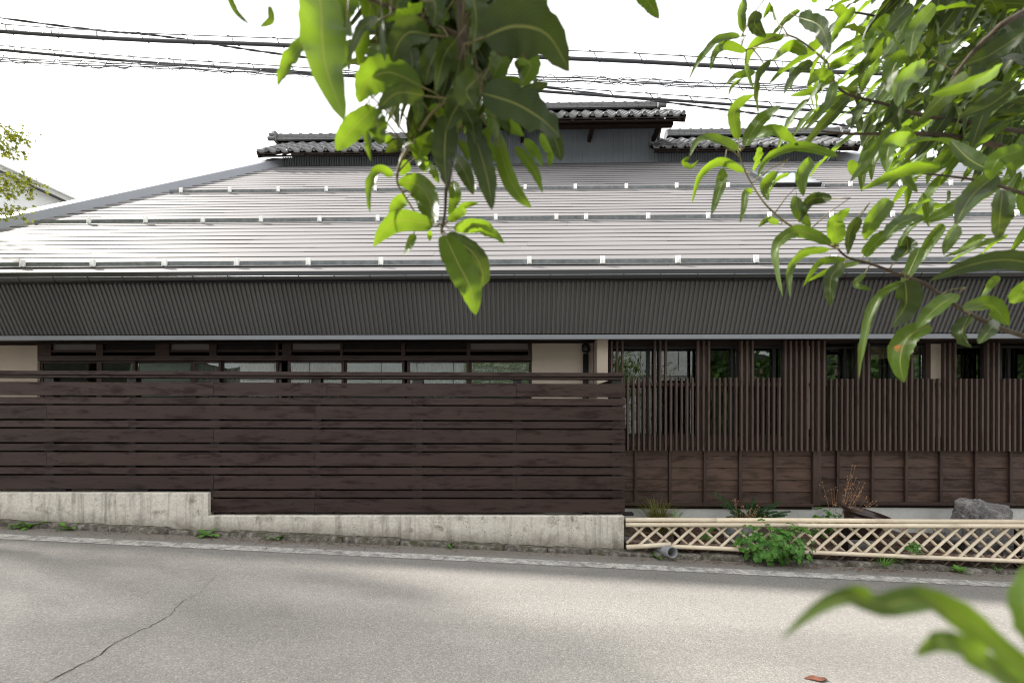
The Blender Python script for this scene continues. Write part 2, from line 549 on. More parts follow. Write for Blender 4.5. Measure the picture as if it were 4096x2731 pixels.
def m_bamboo():
    t = NT('pale_bamboo')
    v = t.coords((1, 1, 1), rnd=23.0)
    c = t.ramp(t.noise(v, 5, 5), [(0.3, (0.68, 0.575, 0.44)), (0.7, (0.80, 0.715, 0.58))])
    g = t.noise(t.coords((1.2, 60, 60), rnd=3.0), 3.0, 4)
    c = t.mix(t.ramp(g, [(0.45, 0.0), (0.75, 0.3)]), c, (0.46, 0.34, 0.22))
    oi = t.n("ObjectInfo")
    c = t.mix(1.0, c, t.ramp(oi.outputs["Random"], [(0, (0.80, 0.79, 0.77)), (0.5, 1.0), (1, (1.06, 1.04, 1.0))]), 'MULTIPLY')
    t.base(c); t.set(0.38, 0.45)
    return t.m
M['bamboo'] = m_bamboo()
M['bamboo_cut'] = m_plain('bamboo_end', (0.45, 0.34, 0.2), 0.8, 0.1)

def m_glass(name, tint=(0.80, 0.83, 0.82), boost=1.45):
    t = NT(name)
    t.t.nodes.remove(t.b)
    fr = t.n("Fresnel"); fr.inputs["IOR"].default_value = 1.5
    f = t.math('MINIMUM', t.math('MULTIPLY', fr.outputs[0], boost), 1.0)
    tr = t.n("BsdfTransparent"); tr.inputs["Color"].default_value = (*tint, 1)
    gl = t.n("BsdfGlossy"); gl.inputs["Roughness"].default_value = 0.0
    gl.inputs["Color"].default_value = (0.95, 1.0, 0.98, 1)
    mx = t.n("MixShader")
    t.l(f, mx.inputs[0]); t.l(tr.outputs[0], mx.inputs[1]); t.l(gl.outputs[0], mx.inputs[2])
    t.l(mx.outputs[0], t.o.inputs["Surface"])
    return t.m
M['glass'] = m_glass('window_glass')
M['frosted'] = m_plain('frosted_glass', (0.15, 0.155, 0.155), 0.25, 0.6, var=0.08, scale=2, bump=0)
M['skyglass'] = m_plain('skylight_glass', (0.30, 0.32, 0.33), 0.05, 1.0, metal=0.7, var=0.02, bump=0)

def m_leaf(name, dark, light, trans, tfac=0.42, rough=0.42, veins=True, spot=False):
    t = NT(name)
    oi = t.n("ObjectInfo")
    geo = t.n("NewGeometry")
    rnd = t.math('FRACT', t.math('ADD', oi.outputs["Random"], geo.outputs["Random Per Island"]))
    c = t.ramp(rnd, [(0.0, dark), (1.0, light)])
    n = t.noise(t.coords(rnd=13.0), 25, 3)
    c = t.mix(1.0, c, t.ramp(n, [(0.3, 0.8), (0.7, 1.2)]), 'MULTIPLY')
    tc = trans
    tcol = t.mix(1.0, t.ramp(rnd, [(0.0, tuple(x*0.7 for x in trans)), (1.0, trans)]), t.ramp(n, [(0.3, 0.85), (0.7, 1.1)]), 'MULTIPLY')
    if veins:
        uv = t.n("UVMap")
        sp = t.n("SeparateXYZ"); t.l(uv.outputs[0], sp.inputs[0])
        ax = t.math('ABSOLUTE', t.math('SUBTRACT', sp.outputs[0], 0.5))
        mid = t.ramp(ax, [(0.012, 0.6), (0.035, 0.0)])
        ph = t.math('SUBTRACT', t.math('MULTIPLY', sp.outputs[1], 15.0), t.math('MULTIPLY', ax, 11.0))
        fr = t.math('ABSOLUTE', t.math('SUBTRACT', t.math('FRACT', ph), 0.5))
        vein = t.ramp(fr, [(0.0, 0.16), (0.07, 0.0)])
        mm = t.math('MAXIMUM', mid, vein)
        c = t.mix(mm, c, (0.30, 0.32, 0.10))
        tcol = t.mix(t.math('MULTIPLY', mm, 0.75), tcol, (0.42, 0.34, 0.04))
    if spot:
        sn = t.ramp(t.noise(t.coords(rnd=29.0), 30, 4, 0.6), [(0.70, 0.0), (0.76, 1.0)])
        c = t.mix(sn, c, (0.28, 0.11, 0.02))
        tcol = t.mix(sn, tcol, (0.35, 0.14, 0.02))
    t.base(c); t.set(rough, 0.28)
    if veins: t.bump(t.math('ADD', t.math('MULTIPLY', mm, -1.5), n), 0.5, 0.002)
    tr = t.n("BsdfTranslucent")
    t.l(tcol, tr.inputs["Color"])
    mx = t.n("MixShader"); mx.inputs[0].default_value = tfac
    t.l(t.b.outputs[0], mx.inputs[1]); t.l(tr.outputs[0], mx.inputs[2])
    t.l(mx.outputs[0], t.o.inputs["Surface"])
    return t.m
M['peach'] = m_leaf('peach_leaf', (0.012, 0.028, 0.007), (0.032, 0.060, 0.012), (0.50, 0.80, 0.03), 0.25, 0.40, True, True)
M['peach_shaded'] = m_leaf('shaded_peach_leaf', (0.014, 0.028, 0.008), (0.030, 0.050, 0.014), (0.34, 0.50, 0.03), 0.10, 0.42, True, True)  # less translucent copy of the peach leaf, shade put into its colour
M['maple'] = m_leaf('maple_leaf', (0.07, 0.12, 0.02), (0.16, 0.17, 0.02), (0.42, 0.46, 0.03), 0.45, 0.5, False)
M['herb'] = m_leaf('herb_leaf', (0.04, 0.125, 0.02), (0.12, 0.28, 0.045), (0.16, 0.42, 0.03), 0.3, 0.42, False)
M['weed'] = m_leaf('weed_leaf', (0.08, 0.20, 0.04), (0.16, 0.34, 0.06), (0.24, 0.48, 0.06), 0.3, 0.5, False)
M['grass'] = m_leaf('grass_blade', (0.10, 0.13, 0.03), (0.26, 0.23, 0.06), (0.28, 0.30, 0.04), 0.3, 0.55, False)
M['conifer'] = m_leaf('yew_needle', (0.015, 0.045, 0.018), (0.04, 0.10, 0.03), (0.05, 0.14, 0.03), 0.2, 0.5, False)
M['farleaf'] = m_leaf('far_leaf', (0.03, 0.06, 0.015), (0.07, 0.12, 0.03), (0.10, 0.2, 0.02), 0.3, 0.6, False)

# ================================================================== GROUND
g = MB()
xs, ys = (-400, -16, 16, 400), (-400, -6.4, 400)
g.v = [(x, y, zr(x) - 0.12) for y in ys for x in xs]
g.f = [(j*4+i, j*4+i+1, (j+1)*4+i+1, (j+1)*4+i) for j in range(2) for i in range(3)]
tag(g.build('ground', M['ground']), kind='structure')

rd = MB()
rd.v = [(x, y, zr(x)) for y in (-6.5, 5.45) for x in (-60, -16, 16, 60)]
rd.f = [(0,1,5,4),(1,2,6,5),(2,3,7,6)]
road = tag(rd.build('road', M['asphalt']), kind='structure')

ln = MB()
ln.v = [(x, y, zr(x) + 0.004) for y in (4.80, 4.985) for x in (-60, -16, 16, 60)]
ln.f = [(0,1,5,4),(1,2,6,5),(2,3,7,6)]
tag(ln.build('road_marking', M['paint']), kind='structure')

# the crack running across the asphalt
def on_road(u, v):
    a, b = ray(u, v)
    # HC + b*Y = -SL*a*Y
    Y = HC / (-SL * a - b)
    return Vector((a*Y, Y, zr(a*Y)))
ck = [(150,2760),(182,2731),(260,2690),(343,2649),(395,2622),(442,2585),(480,2560),(514,2544),(560,2521),(597,2508),(640,2483),(691,2453),(700,2432),(719,2414),(760,2388),(802,2370),(830,2335),(884,2281)]
cb = MB()
pv = []
for i, (u, v) in enumerate(ck):
    for k in range(3):
        if i+1 < len(ck):
            u2, v2 = ck[i+1]
            pv.append(on_road(u+(u2-u)*k/3, v+(v2-v)*k/3))
rr = random.Random(3)
L, R = [], []
for i, p in enumerate(pv):
    t = (pv[min(i+1, len(pv)-1)] - pv[max(i-1, 0)]).normalized()
    nrm = Vector((-t.y, t.x, 0))
    w = 0.0034*(1 - 0.75*i/len(pv))*(0.4 + rr.random())
    q = p + nrm*(rr.random()-0.5)*0.012 + Vector((0,0,0.0035))
    L.append(q + nrm*w); R.append(q - nrm*w)
n = len(L)
cb.add(L + R, [(i, i+1, n+i+1, n+i) for i in range(n-1)])
M['hill'] = m_plain('wooded_slope', (0.018, 0.023, 0.014), 0.95, 0.1, var=0.6, scale=1.5)
M['crack'] = m_plain('crack_shadow', (0.03, 0.028, 0.026), 1.0, 0.0)
cb.build('crack', M['crack'], road)

# kerb
kerb = tag(empty('kerb'), kind='structure')
x = -16.0
rk = random.Random(11)
while x < 16.0:
    wd = rk.uniform(0.5, 0.75)
    hgt = 0.055 + rk.uniform(-0.012, 0.012)
    y0 = 5.29 + rk.uniform(-0.012, 0.012)
    nx, prof = 9, [(0.0, -0.06), (0.0, 0.6), (0.012, 0.9), (0.035, 1.0), (0.10, 1.02), (0.16, 1.0), (0.17, -0.06)]
    k = MB()
    vs = []
    for i in range(nx):
        xx = x + 0.008 + (wd - 0.016)*i/(nx-1)
        for (py, pz) in prof:
            j = rk.uniform(-1, 1)
            edge = 0.012 if i in (0, nx-1) else 0.0
            vs.append((xx, y0 + py + j*0.009 + (edge if py < 0.02 else 0), zr(xx) + (pz*hgt if pz > 0 else pz) + (rk.uniform(-0.009, 0.006) if pz > 0.5 else 0) - edge*0.4))
    m_ = len(prof)
    fs = [(i*m_+j, i*m_+j+1, (i+1)*m_+j+1, (i+1)*m_+j) for i in range(nx-1) for j in range(m_-1)]
    fs += [tuple(range(m_))[::-1], tuple(range((nx-1)*m_, nx*m_))]
    k.add(vs, fs)
    k.build('kerb_stone', M['kerb'], kerb, True)
    x += wd

# garden soil between kerb and house
def soil_z(x, y):
    t_ = max(0.0, min(1.0, (y - 5.42)/0.9))
    return zr(x) + (0.035 if x > 1.36 or y > 5.64 else -0.12) + 0.20*t_ + 0.02*sin(x*5.1+y*3) + 0.015*sin(x*11.3-y*7)
so = MB()
so.grid(lambda a, b: (-9 + 23*a, 5.40 + 1.6*b, soil_z(-9 + 23*a, 5.40 + 1.6*b) + random.uniform(-.008, .008)), 150, 14)
tag(so.build('garden_soil', M['soil'], None, True), kind='structure')

# ================================================================== HOUSE
house = tag(empty('house', (0, 0, 0), -H.yaw), 'long low dark house with shiny brown metal roof and tiled ridge behind the fence', 'house')
RM = 0.86
def roof_z(Y): return RM*Y - 1.499
YE = 5.68                                   # roof edge
pLt = H(1104, 648, 10.5); pLb = H(0, 888, 7.1)
kL = (pLt.x - pLb.x)/(10.5 - 7.1)
def xL(Y): return pLt.x + kL*(Y - 10.5)
pRt = H(3385, 640, 10.5); pRb = H(4063, 719, 9.2)
kR = (pRt.x - pRb.x)/(10.5 - 9.2)
def xR(Y): return pRt.x + kR*(Y - 10.5)

roof = empty('main_roof', (0, 0, 0), 0, house)
dY = 0.132
ncourse = int((10.54 - YE)/dY)
rp = random.Random(5)
for i in range(ncourse):
    Ya = YE + i*dY; Yb = Ya + dY + 0.02
    xa, xb = xL(Ya), min(xR(Ya), 13.5)
    x = xa
    first = True
    cut = xa + rp.uniform(0.8, 3.2)
    while x < xb - 0.01:
        x2 = min(cut, xb)
        o = rp.uniform(-0.0015, 0.0015); tl = rp.uniform(-0.0016, 0.0016)
        h = 0.0185
        za, zb = roof_z(Ya), roof_z(Yb)
        pr = [(Ya+0.014, za-0.006), (Ya, za+h-0.004+o), (Ya+0.003, za+h+0.001+o), (Ya+0.03, za+h+0.024+o), (Yb, zb+0.004+tl), (Yb, zb-0.02), (Ya+0.04, za-0.01)]
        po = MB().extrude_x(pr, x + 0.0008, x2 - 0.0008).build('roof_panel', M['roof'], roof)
        po.data.materials.append(M['seam_shade'])
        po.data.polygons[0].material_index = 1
        x = x2
        cut = x + 3.0
# underlay below the panels, back slope and gable ends so that no light leaks in
ul = MB()
Ya, Yb = YE + 0.05, 10.6
ul.add([(xL(Ya), Ya, roof_z(Ya)-0.03), (xR(Ya), Ya, roof_z(Ya)-0.03), (xR(Yb), Yb, roof_z(Yb)-0.03), (xL(Yb), Yb, roof_z(Yb)-0.03)], [(0,1,2,3)])
ul.add([(xL(Yb), Yb+2.0, roof_z(Yb)), (xR(Yb), Yb+2.0, roof_z(Yb)), (xR(Ya), 17.5, 2.5), (xL(Ya), 17.5, 2.5)], [(0,1,2,3)])
ul.add([(xL(Ya), Ya, roof_z(Ya)-0.03), (xL(Yb), Yb, roof_z(Yb)-0.03), (xL(Yb), Yb+2, roof_z(Yb)), (xL(Ya), 17.5, 2.5)], [(0,1,2,3)])
ul.add([(xR(Ya), Ya, roof_z(Ya)-0.03), (xR(Yb), Yb, roof_z(Yb)-0.03), (xR(Yb), Yb+2, roof_z(Yb)), (xR(Ya), 17.5, 2.5)], [(0,3,2,1)])
ul.build('roof_deck', M['darkwood'], roof)
# hip caps
def hip(xf, sgn):
    hb = MB()
    ya, yb = 5.66, 10.55
    a = Vector((xf(ya), ya, roof_z(ya))); b = Vector((xf(yb), yb, roof_z(yb)))
    w = 0.16*sgn
    sec = [(0.10*sgn*-1, 0.0), (0.10*sgn*-1, 0.16), (0.09*sgn*-1, 0.175), (0.14*sgn, 0.185), (0.16*sgn, 0.17), (0.16*sgn, -0.25)]
    # section offsets run along x, heights along z; -x*sgn is the side facing the front slope
    vs = []
    for p in (a, b):
        for (ox, oz) in sec:
            vs.append((p.x - ox*-1*-1 if False else p.x - ox, p.y, p.z + oz))
    m_ = len(sec)
    fs = [(j, j+1, m_+j+1, m_+j) for j in range(m_-1)] + [tuple(range(m_)), tuple(range(m_, 2*m_))[::-1]]
    hb.add(vs, fs)
    o = hb.build('hip_cap', M['hipcap'], roof)
    return o
hip(xL, 1); hip(xR, -1)

# snow guards: three rows
def bracket_mesh():
    b = MB()
    b.cbox(-0.028, 0.028, -0.006, 0.0, 0.0, 0.108, 0.002)
    b.box(-0.028, -0.022, -0.03, -0.006, 0.0, 0.098)
    b.box(0.022, 0.028, -0.03, -0.006, 0.0, 0.098)
    b.box(-0.006, 0.006, -0.0085, -0.005, 0.08, 0.092)
    me = b.mesh('snow_guard_bracket'); me.materials.append(M['bracket'])
    return me
BRK = bracket_mesh()
rows = [(1063, [56,217,381,546,710,876,1045,1215,1383,1555,1734,1912,2095,2280]),
        (886, [78,207,337,468,601,735,868,1003,1138,1277,1345,1487,1624,1765,1906,2046,2190,2330]),
        (764, [417,529,640,750,862,975,1090,1205,1320,1437,1552,1670,1950,2065,2180])]
for v, us in rows:
    p = V0 - v
    Yg = 2.919/(RM - p/F)
    zg = roof_z(Yg) + 0.02
    xa = max(xL(Yg) + 0.35, -16); xb = min(xR(Yg) - 0.3, 13)
    segs = [(xa, xb)]
    if v == 764:
        segs = [(xa, H.x(3010, Yg)), (H.x(3298, Yg), xb)]
    for (sa, sb) in segs:
        g_ = MB()
        th = math.atan(RM)
        # L angle: upright fin and foot flange
        g_.extrude_x([(Yg, zg), (Yg-0.004, zg), (Yg-0.004, zg+0.06), (Yg, zg+0.06)], sa, sb)
        g_.extrude_x([(Yg-0.035, zg-0.012), (Yg-0.005, zg+0.004), (Yg-0.005, zg+0.008), (Yg-0.035, zg-0.006)], sa, sb)
        sg = g_.build('snow_guard', M['galv'], house)
        for ub in us:
            xx = H.x(ub*1.7415, Yg)
            if sa + 0.05 < xx < sb - 0.05:
                inst('bracket', BRK, sg, (xx, Yg-0.012, zg-0.012))
# skylight
sk = empty('skylight', (0, 0, 0), 0, house)
ps = [(3108, 757), (3275, 757)]
Ys = 2.919/(RM - (V0-760)/F); Ye = Ys + 0.72
xa, xb = H.x(3080, Ys, 760), H.x(3282, Ys, 760)
def slab(x0, x1, ya, yb, h0, h1):
    b = MB()
    vs = []
    for h in (h0, h1):
        vs += [(x0, ya - h*0.6, roof_z(ya)+h*0.78), (x1, ya - h*0.6, roof_z(ya)+h*0.78), (x1, yb - h*0.6, roof_z(yb)+h*0.78), (x0, yb - h*0.6, roof_z(yb)+h*0.78)]
    b.add(vs, [(0,3,2,1),(4,5,6,7),(0,1,5,4),(1,2,6,5),(2,3,7,6),(3,0,4,7)])
    return b
slab(xa, xb, Ys, Ys+0.05, 0.0, 0.075).build('frame', M['black'], sk)
slab(xa, xb, Ye, Ye+0.05, 0.0, 0.075).build('frame', M['trim'], sk)
slab(xa, xa+0.055, Ys+0.052, Ye-0.002, 0.0, 0.075).build('frame', M['trim'], sk)
slab(xb-0.055, xb, Ys+0.052, Ye-0.002, 0.0, 0.075).build('frame', M['trim'], sk)
slab(xa+0.057, xb-0.057, Ys+0.053, Ye-0.003, 0.0, 0.068).build('pane', M['skyglass'], sk)

XA, XB = -9.4, 13.0      # how far the front runs to either side
# roof edge drip and gutter
MB().extrude_x([(YE-0.01, roof_z(YE)-0.055), (YE-0.012, roof_z(YE)+0.012), (YE+0.03, roof_z(YE)+0.012), (YE+0.03, roof_z(YE)-0.055)], XA, XB).build('drip_edge', M['gutter'], house)
YG, ZG, RG = 5.585, H.z(1106, 5.585), 0.055
pr = [(YG - RG*cos(a), ZG - RG*0.98*sin(a)) for a in [pi*i/12 for i in range(13)]]
pr2 = [(YG - (RG-0.004)*cos(a), ZG - (RG-0.004)*0.98*sin(a)) for a in [pi*i/12 for i in range(12, -1, -1)]]
pr2[-1] = (pr2[-1][0], pr2[-1][1])
gut = MB().extrude_x(pr + pr2, XA, XB).build('gutter', M['gutter'], house, False)
MB().tube([(XA, YG-RG, ZG), (XB, YG-RG, ZG)], 0.0045, 8).build('rim', M['trim'], gut, True)
gb = MB()
arc = [(0.0, YG - (RG+0.002)*cos(a), ZG - (RG+0.002)*0.98*sin(a)) for a in [pi*(i/10 - 0.04) for i in range(9)]]
gb.tube(arc, 0.0045, 5)
gb.box(-0.007, 0.007, YG-RG-0.006, YG-RG+0.012, ZG-0.001, ZG+0.006)
GBM = gb.mesh('gutter_bracket'); GBM.materials.append(M['gutter'])
x = H.x(92, YG)
while x < XB: inst('gutter_bracket', GBM, gut, (x, 0, 0)); x += 0.4415
x = H.x(92, YG) - 0.4415
while x > XA: inst('gutter_bracket', GBM, gut, (x, 0, 0)); x -= 0.4415

# corrugated metal sheets
def corrugated(name, a, b, x0, x1, pitch, depth, mat, parent):
    (ya, za), (yb, zb) = a, b
    n_ = Vector((0, -(za - zb), (ya - yb))).normalized()    # towards the street
    if n_.y > 0: n_ = -n_
    cs = []
    x = x0
    while x < x1:
        cs += [(x, 0), (x + pitch*0.46, 0), (x + pitch*0.54, depth), (x + pitch*0.92, depth)]
        x += pitch
    vs, fs = [], []
    for (xx, d) in cs:
        vs.append((xx, ya - n_.y*d, za - n_.z*d)); vs.append((xx, yb - n_.y*d, zb - n_.z*d))
    for i in range(len(cs)-1):
        fs.append((2*i, 2*i+1, 2*i+3, 2*i+2))
    return MB().add(vs, fs).build(name, mat, parent)
YT, YTOP = 6.0, 5.72
zt1, zt0 = H.z(1340, YT), H.z(1357.5, YT)
ztop = H.z(1126, YTOP)
rs_ = random.Random(77)
fc = empty('fascia_cladding', (0, 0, 0), 0, house)
xx = XA
while xx < XB:
    o1, o2 = rs_.uniform(-.0008, .0008), rs_.uniform(-.0008, .0008)
    corrugated('cladding_sheet', (YTOP + o1, ztop), (YT - 0.012 + o2, zt1 + 0.012 + rs_.uniform(-.002, .002)), xx, xx + 0.0593*15 + 0.02, 0.0593, 0.017, M['fascia'], fc)
    xx += 0.0593*15
MB().extrude_x([(YT-0.022, zt0), (YT-0.022, zt1), (YT+0.03, zt1+0.003), (YT+0.03, zt0)], XA, XB).build('eave_trim', M['trim'], house)
MB().box(XA, XB, YTOP-0.02, YTOP+0.30, ztop-0.005, ztop+0.03).build('eave_closer', M['gutter'], house)
# soffit boards behind the trim
ZS = 2.66
for k in range(4):
    MB().box(XA, XB, YT+0.032 + k*0.15, YT+0.032 + k*0.15 + 0.146, ZS - 0.0, ZS + 0.02).build('soffit_board', M['darkwood'], house)

# ---------------------------------------------- walls behind the street fence
YW = 6.5
ZB = -0.55
room = MB()
room.box(XA, XB, 9.2, 9.3, ZB, 2.9)
room.box(XA, XB, 6.75, 9.2, 2.70, 2.78)
room.box(XA, XB, 6.95, 9.2, ZB, 0.25)
room.box(XA-0.1, XA, 6.2, 9.3, ZB, 2.9)
room.box(XB, XB+0.1, 6.2, 9.3, ZB, 2.9)
room.build('room', M['interior'], house)

def hx(u, Y=YW): return H.x(u, Y)
def wallbox(name, u0, u1, v0, v1, Y0, Y1, mat, parent=None, vref=None):
    z1 = H.z(v0, Y0); z0 = H.z(v1, Y0)
    return MB().cbox(hx(u0, Y0), hx(u1, Y0), Y0, Y1, z0, z1, 0.002).build(name, mat, parent or house)
VB = 2020    # bottom, far below the fence top
wallbox('plaster_wall', -400, 149, 1377, VB, YW, YW+0.06, M['plaster'])
wallbox('plaster_wall', 2127, 2373, 1373, VB, YW, YW+0.06, M['plaster'])
# head beam and posts of the long window front
wallbox('head_beam', -400, 2373, 1352, 1372, YW+0.0, YW+0.05, M['darkwood'])
wallbox('lintel', 149, 2127, 1420, 1441, YW-0.03, YW+0.05, M['window_wood'])
wallbox('transom_rail', 149, 2127, 1397, 1406, YW-0.004, YW+0.05, M['window_wood'])
for (a, b) in [(149, 203), (383, 411), (620, 677), (836, 866), (1101, 1113), (1128, 1165), (1360, 1370), (1604, 1620), (1866, 1880), (2112, 2127)]:
    wallbox('post', a, b, 1372.5, 1420, YW-0.012, YW+0.05, M['window_wood'])
for (a, b, mt) in [(203,383,'transom'), (411,620,'interior'), (677,836,'transom'), (866,1101,'interior'), (1165,1360,'transom'), (1370,1604,'interior'), (1620,1866,'interior'), (1880,2112,'transom')]:
    wallbox('transom_panel', a, b, 1373, 1397, YW+0.025, YW+0.04, M[mt])
# sliding windows: (u0, u1, what stands behind the glass)
wins = [(160, 396, 'none'), (396, 540, 'frosted'), (540, 771, 'frost_half'), (771, 884, 'warm'), (884, 1113, 'warm'),
        (1150, 1376, 'warm'), (1376, 1618, 'frosted'), (1628, 1876, 'white'), (1876, 2127, 'frosted2')]
for i, (a, b, kind) in enumerate(wins):
    yo = YW + (0.0 if i % 2 else 0.028)
    wd = empty('window', (0, 0, 0), 0, house)
    z1 = H.z(1442, yo); z0 = H.z(VB, yo)
    xa, xb = hx(a, yo), hx(b, yo)
    fw = 0.038
    MB().cbox(xa, xa+fw, yo, yo+0.026, z0, z1, 0.002).build('stile', M['window_wood'], wd)
    MB().cbox(xb-fw, xb, yo, yo+0.026, z0, z1, 0.002).build('stile', M['window_wood'], wd)
    MB().cbox(xa+fw+.001, xb-fw-.001, yo+.001, yo+0.025, z1-0.03, z1, 0.002).build('rail', M['window_wood'], wd)
    MB().cbox(xa+fw+.001, xb-fw-.001, yo+.001, yo+0.025, z0, z0+0.12, 0.002).build('rail', M['window_wood'], wd)
    MB().box(xa+fw+.001, xb-fw-.001, yo+0.010, yo+0.014, z0+0.12, z1-0.03).build('pane', M['glass'], wd)
    if kind in ('frosted', 'frosted2', 'frost_half'):
        MB().box(xa+fw+.002, xb-fw-.002, yo+0.017, yo+0.02, z0+0.12, z1-0.03).build('frosted_film', M['frosted'], wd)
    elif kind in ('warm', 'white'):
        cm = MB()
        nn = 60
        ph = i*1.3
        cm.grid(lambda s, t: (xa+0.02+(xb-xa-0.04)*s, yo + 0.12 + 0.018*sin(s*58+ph) + 0.01*sin(s*23+ph), z0 + (z1-z0)*t), nn, 2)
        cm.build('curtain', M['curtain_warm' if kind == 'warm' else 'curtain'], wd, True)
# plastered column where the wall steps forward
YC = 6.2
xc0, xc1 = H.x(2388.5, YC), H.x(2432, YC)
MB().cbox(xc0, xc1, YC, 6.62, -0.2, ZS-0.002, 0.003).build('column', M['plaster'], house)
# black vent pipe
vp = empty('vent_pipe', (0, 0, 0), 0, house)
xp = H.x(2343, 6.42); rp_ = 0.040
MB().tube([(xp, 6.42, 0.2), (xp, 6.42, H.z(1415, 6.42))], rp_, 14).build('pipe', M['blackpipe'], vp, True)
zc0, zc1 = H.z(1409, 6.42), H.z(1374, 6.42)
MB().lathe([(0.0, zc0), (0.045, zc0), (0.058, zc0+0.02), (0.058, zc1-0.035), (0.048, zc1-0.012), (0.025, zc1-0.002), (0.0, zc1)], (xp, 6.42, 0), 16).build('cap', M['blackpipe'], vp, True)

# ---------------------------------------------- right-hand front: siding, windows, lattices
YR, YR2 = 6.40, 6.60           # left part and the part set back on the right
xs_mid = H.x(3243, YR)          # the corner post between them
def siding(x0, x1, Y, lines, battens, sill, label):
    cl = empty('wall_cladding', (0, 0, 0), 0, house)
    zs = [H.z(v, Y, 2800) for v in lines]
    for i in range(len(zs)-1):
        xx = x0
        while xx < x1 - 0.01:
            x2 = min(x1, xx + 3.64)
            za, zb = zs[i], zs[i+1]
            MB().extrude_x([(Y+0.004, za-0.0015), (Y-0.012, zb+0.001), (Y+0.016, zb+0.001), (Y+0.02, za-0.0015)], xx, x2).build('plank', M['siding'], cl)
            xx = x2 + 0.001
    for u in battens:
        xx = H.x(u, Y-0.04)
        MB().cbox(xx, xx+0.037, Y-0.045, Y-0.013, zs[-1], zs[0]+0.02, 0.003).build('batten', M['batten'], cl)
    zt, zb = H.z(sill[0], Y-0.07, 2800), H.z(sill[1], Y-0.07, 2800)
    MB().cbox(x0, x1, Y-0.075, Y+0.02, zb, zt, 0.003).build('sill_board', M['batten'], cl)
    MB().cbox(x0, x1, Y-0.03, Y+0.02, zb-0.04, zb-0.002, 0.002).build('base_board', M['darkwood'], cl)
    return zb - 0.04
x0r = xc1 + 0.003
zf1 = siding(x0r, xs_mid, YR, [1786, 1821, 1869, 1916, 1963.5, 2012], [2538, 2676, 2815, 2957, 3096], (2012, 2024), 'left')
zf2 = siding(xs_mid + 0.075, XB, YR2, [1786, 1817, 1864, 1910, 1957, 2003.5], [3348, 3487, 3622, 3761, 3901, 4041, 4181, 4321], (2004, 2015), 'right')
MB().cbox(xs_mid+0.001, xs_mid+0.11, YR-0.06, YR2+0.02, zf1+0.05, ZS-0.01, 0.004).build('corner_post', M['batten'], house)
MB().box(x0r, xs_mid+0.1, YR-0.012, YR+0.3, -0.7, zf1-0.002).build('foundation', M['foundation'], house)
MB().box(xs_mid+0.1, XB, YR2-0.012, YR2+0.3, -0.9, zf2-0.002).build('foundation', M['foundation'], house)
MB().box(-9.0, x0r-0.002, YW+0.02, YW+0.3, -0.7, 0.42).build('foundation', M['foundation'], house)
# wall band over the windows
MB().box(x0r, xs_mid, YR-0.01, YR+0.1, H.z(1385, YR), ZS-0.002).build('head_beam', M['darkwood'], house)
MB().box(xs_mid+0.112, XB, YR2-0.01, YR2+0.1, H.z(1376, YR2), ZS-0.002).build('head_beam', M['darkwood'], house)
MB().box(x0r, xs_mid, YR-0.005, YR+0.1, H.z(1800, YR), H.z(1742, YR)).build('sill_beam', M['batten'], house)
MB().box(xs_mid+0.112, XB, YR2-0.005, YR2+0.1, H.z(1800, YR2), H.z(1742, YR2)).build('sill_beam', M['batten'], house)
def bigwin(u0, u1, Y, vt, mull=(), extra=None, blind=False, curt=None, plast=None):
    w = empty('window', (0, 0, 0), 0, house)
    xa, xb = H.x(u0, Y), H.x(u1, Y)
    z1, z0 = H.z(vt, Y), H.z(1740, Y)
    fw = 0.032
    MB().cbox(xa, xa+fw, Y, Y+0.05, z0, z1, 0.002).build('frame', M['black'], w)
    MB().cbox(xb-fw, xb, Y, Y+0.05, z0, z1, 0.002).build('frame', M['black'], w)
    MB().cbox(xa+fw+.001, xb-fw-.001, Y+.001, Y+0.049, z1-0.035, z1, 0.002).build('frame', M['black'], w)
    MB().cbox(xa+fw+.001, xb-fw-.001, Y+.001, Y+0.049, z0, z0+0.03, 0.002).build('frame', M['black'], w)
    for (m0, m1) in mull:
        MB().cbox(H.x(m0, Y), H.x(m1, Y), Y+.004, Y+0.046, z0+.031, z1-.036, 0.002).build('mullion', M['black'], w)
    MB().box(xa+fw+.001, xb-fw-.001, Y+0.024, Y+0.028, z0+0.031, z1-0.036).build('pane', M['glass'], w)
    if blind:
        b = MB()
        zb = H.z(blind, Y)
        zz = [z1-0.03, z1-0.06, z1-0.085, z1-0.10, zb+0.03, zb+0.012, zb]
        yy = [0.06, 0.075, 0.06, 0.085, 0.065, 0.085, 0.07]
        b.grid(lambda s, t: (xa+0.03+(xb-xa-0.06)*s, Y+yy[round(t*6)]+0.006*sin(s*17+t*9), zz[round(t*6)]+0.008*sin(s*9+t*4)), 24, 7)
        b.build('blind', M['blind'], w, True)
    if curt:
        c0, c1 = H.x(curt[0], Y+0.1), H.x(curt[1], Y+0.1)
        c = MB()
        c.grid(lambda s, t: (c0+(c1-c0)*s, Y+0.12+0.028*sin(s*26)+0.012*sin(s*57+1), z0+(z1-z0)*t), 60, 2)
        c.build('curtain', M['curtain'], w, True)
    return w
bigwin(2436, 2795, YR+0.03, 1386, [(2586, 2600)])
bigwin(2832, 2955, YR+0.03, 1384, [(2925, 2934)])
bigwin(3008, 3135, YR+0.03, 1384, [(3094, 3104)])
MB().box(H.x(2795, YR)+.001, H.x(2832, YR)-.001, YR-0.004, YR+0.1, H.z(1742, YR), H.z(1385, YR)).build('wall_post', M['batten'], house)
MB().box(H.x(2955, YR)+.001, H.x(3008, YR)-.001, YR-0.004, YR+0.1, H.z(1742, YR), H.z(1385, YR)).build('wall_post', M['batten'], house)
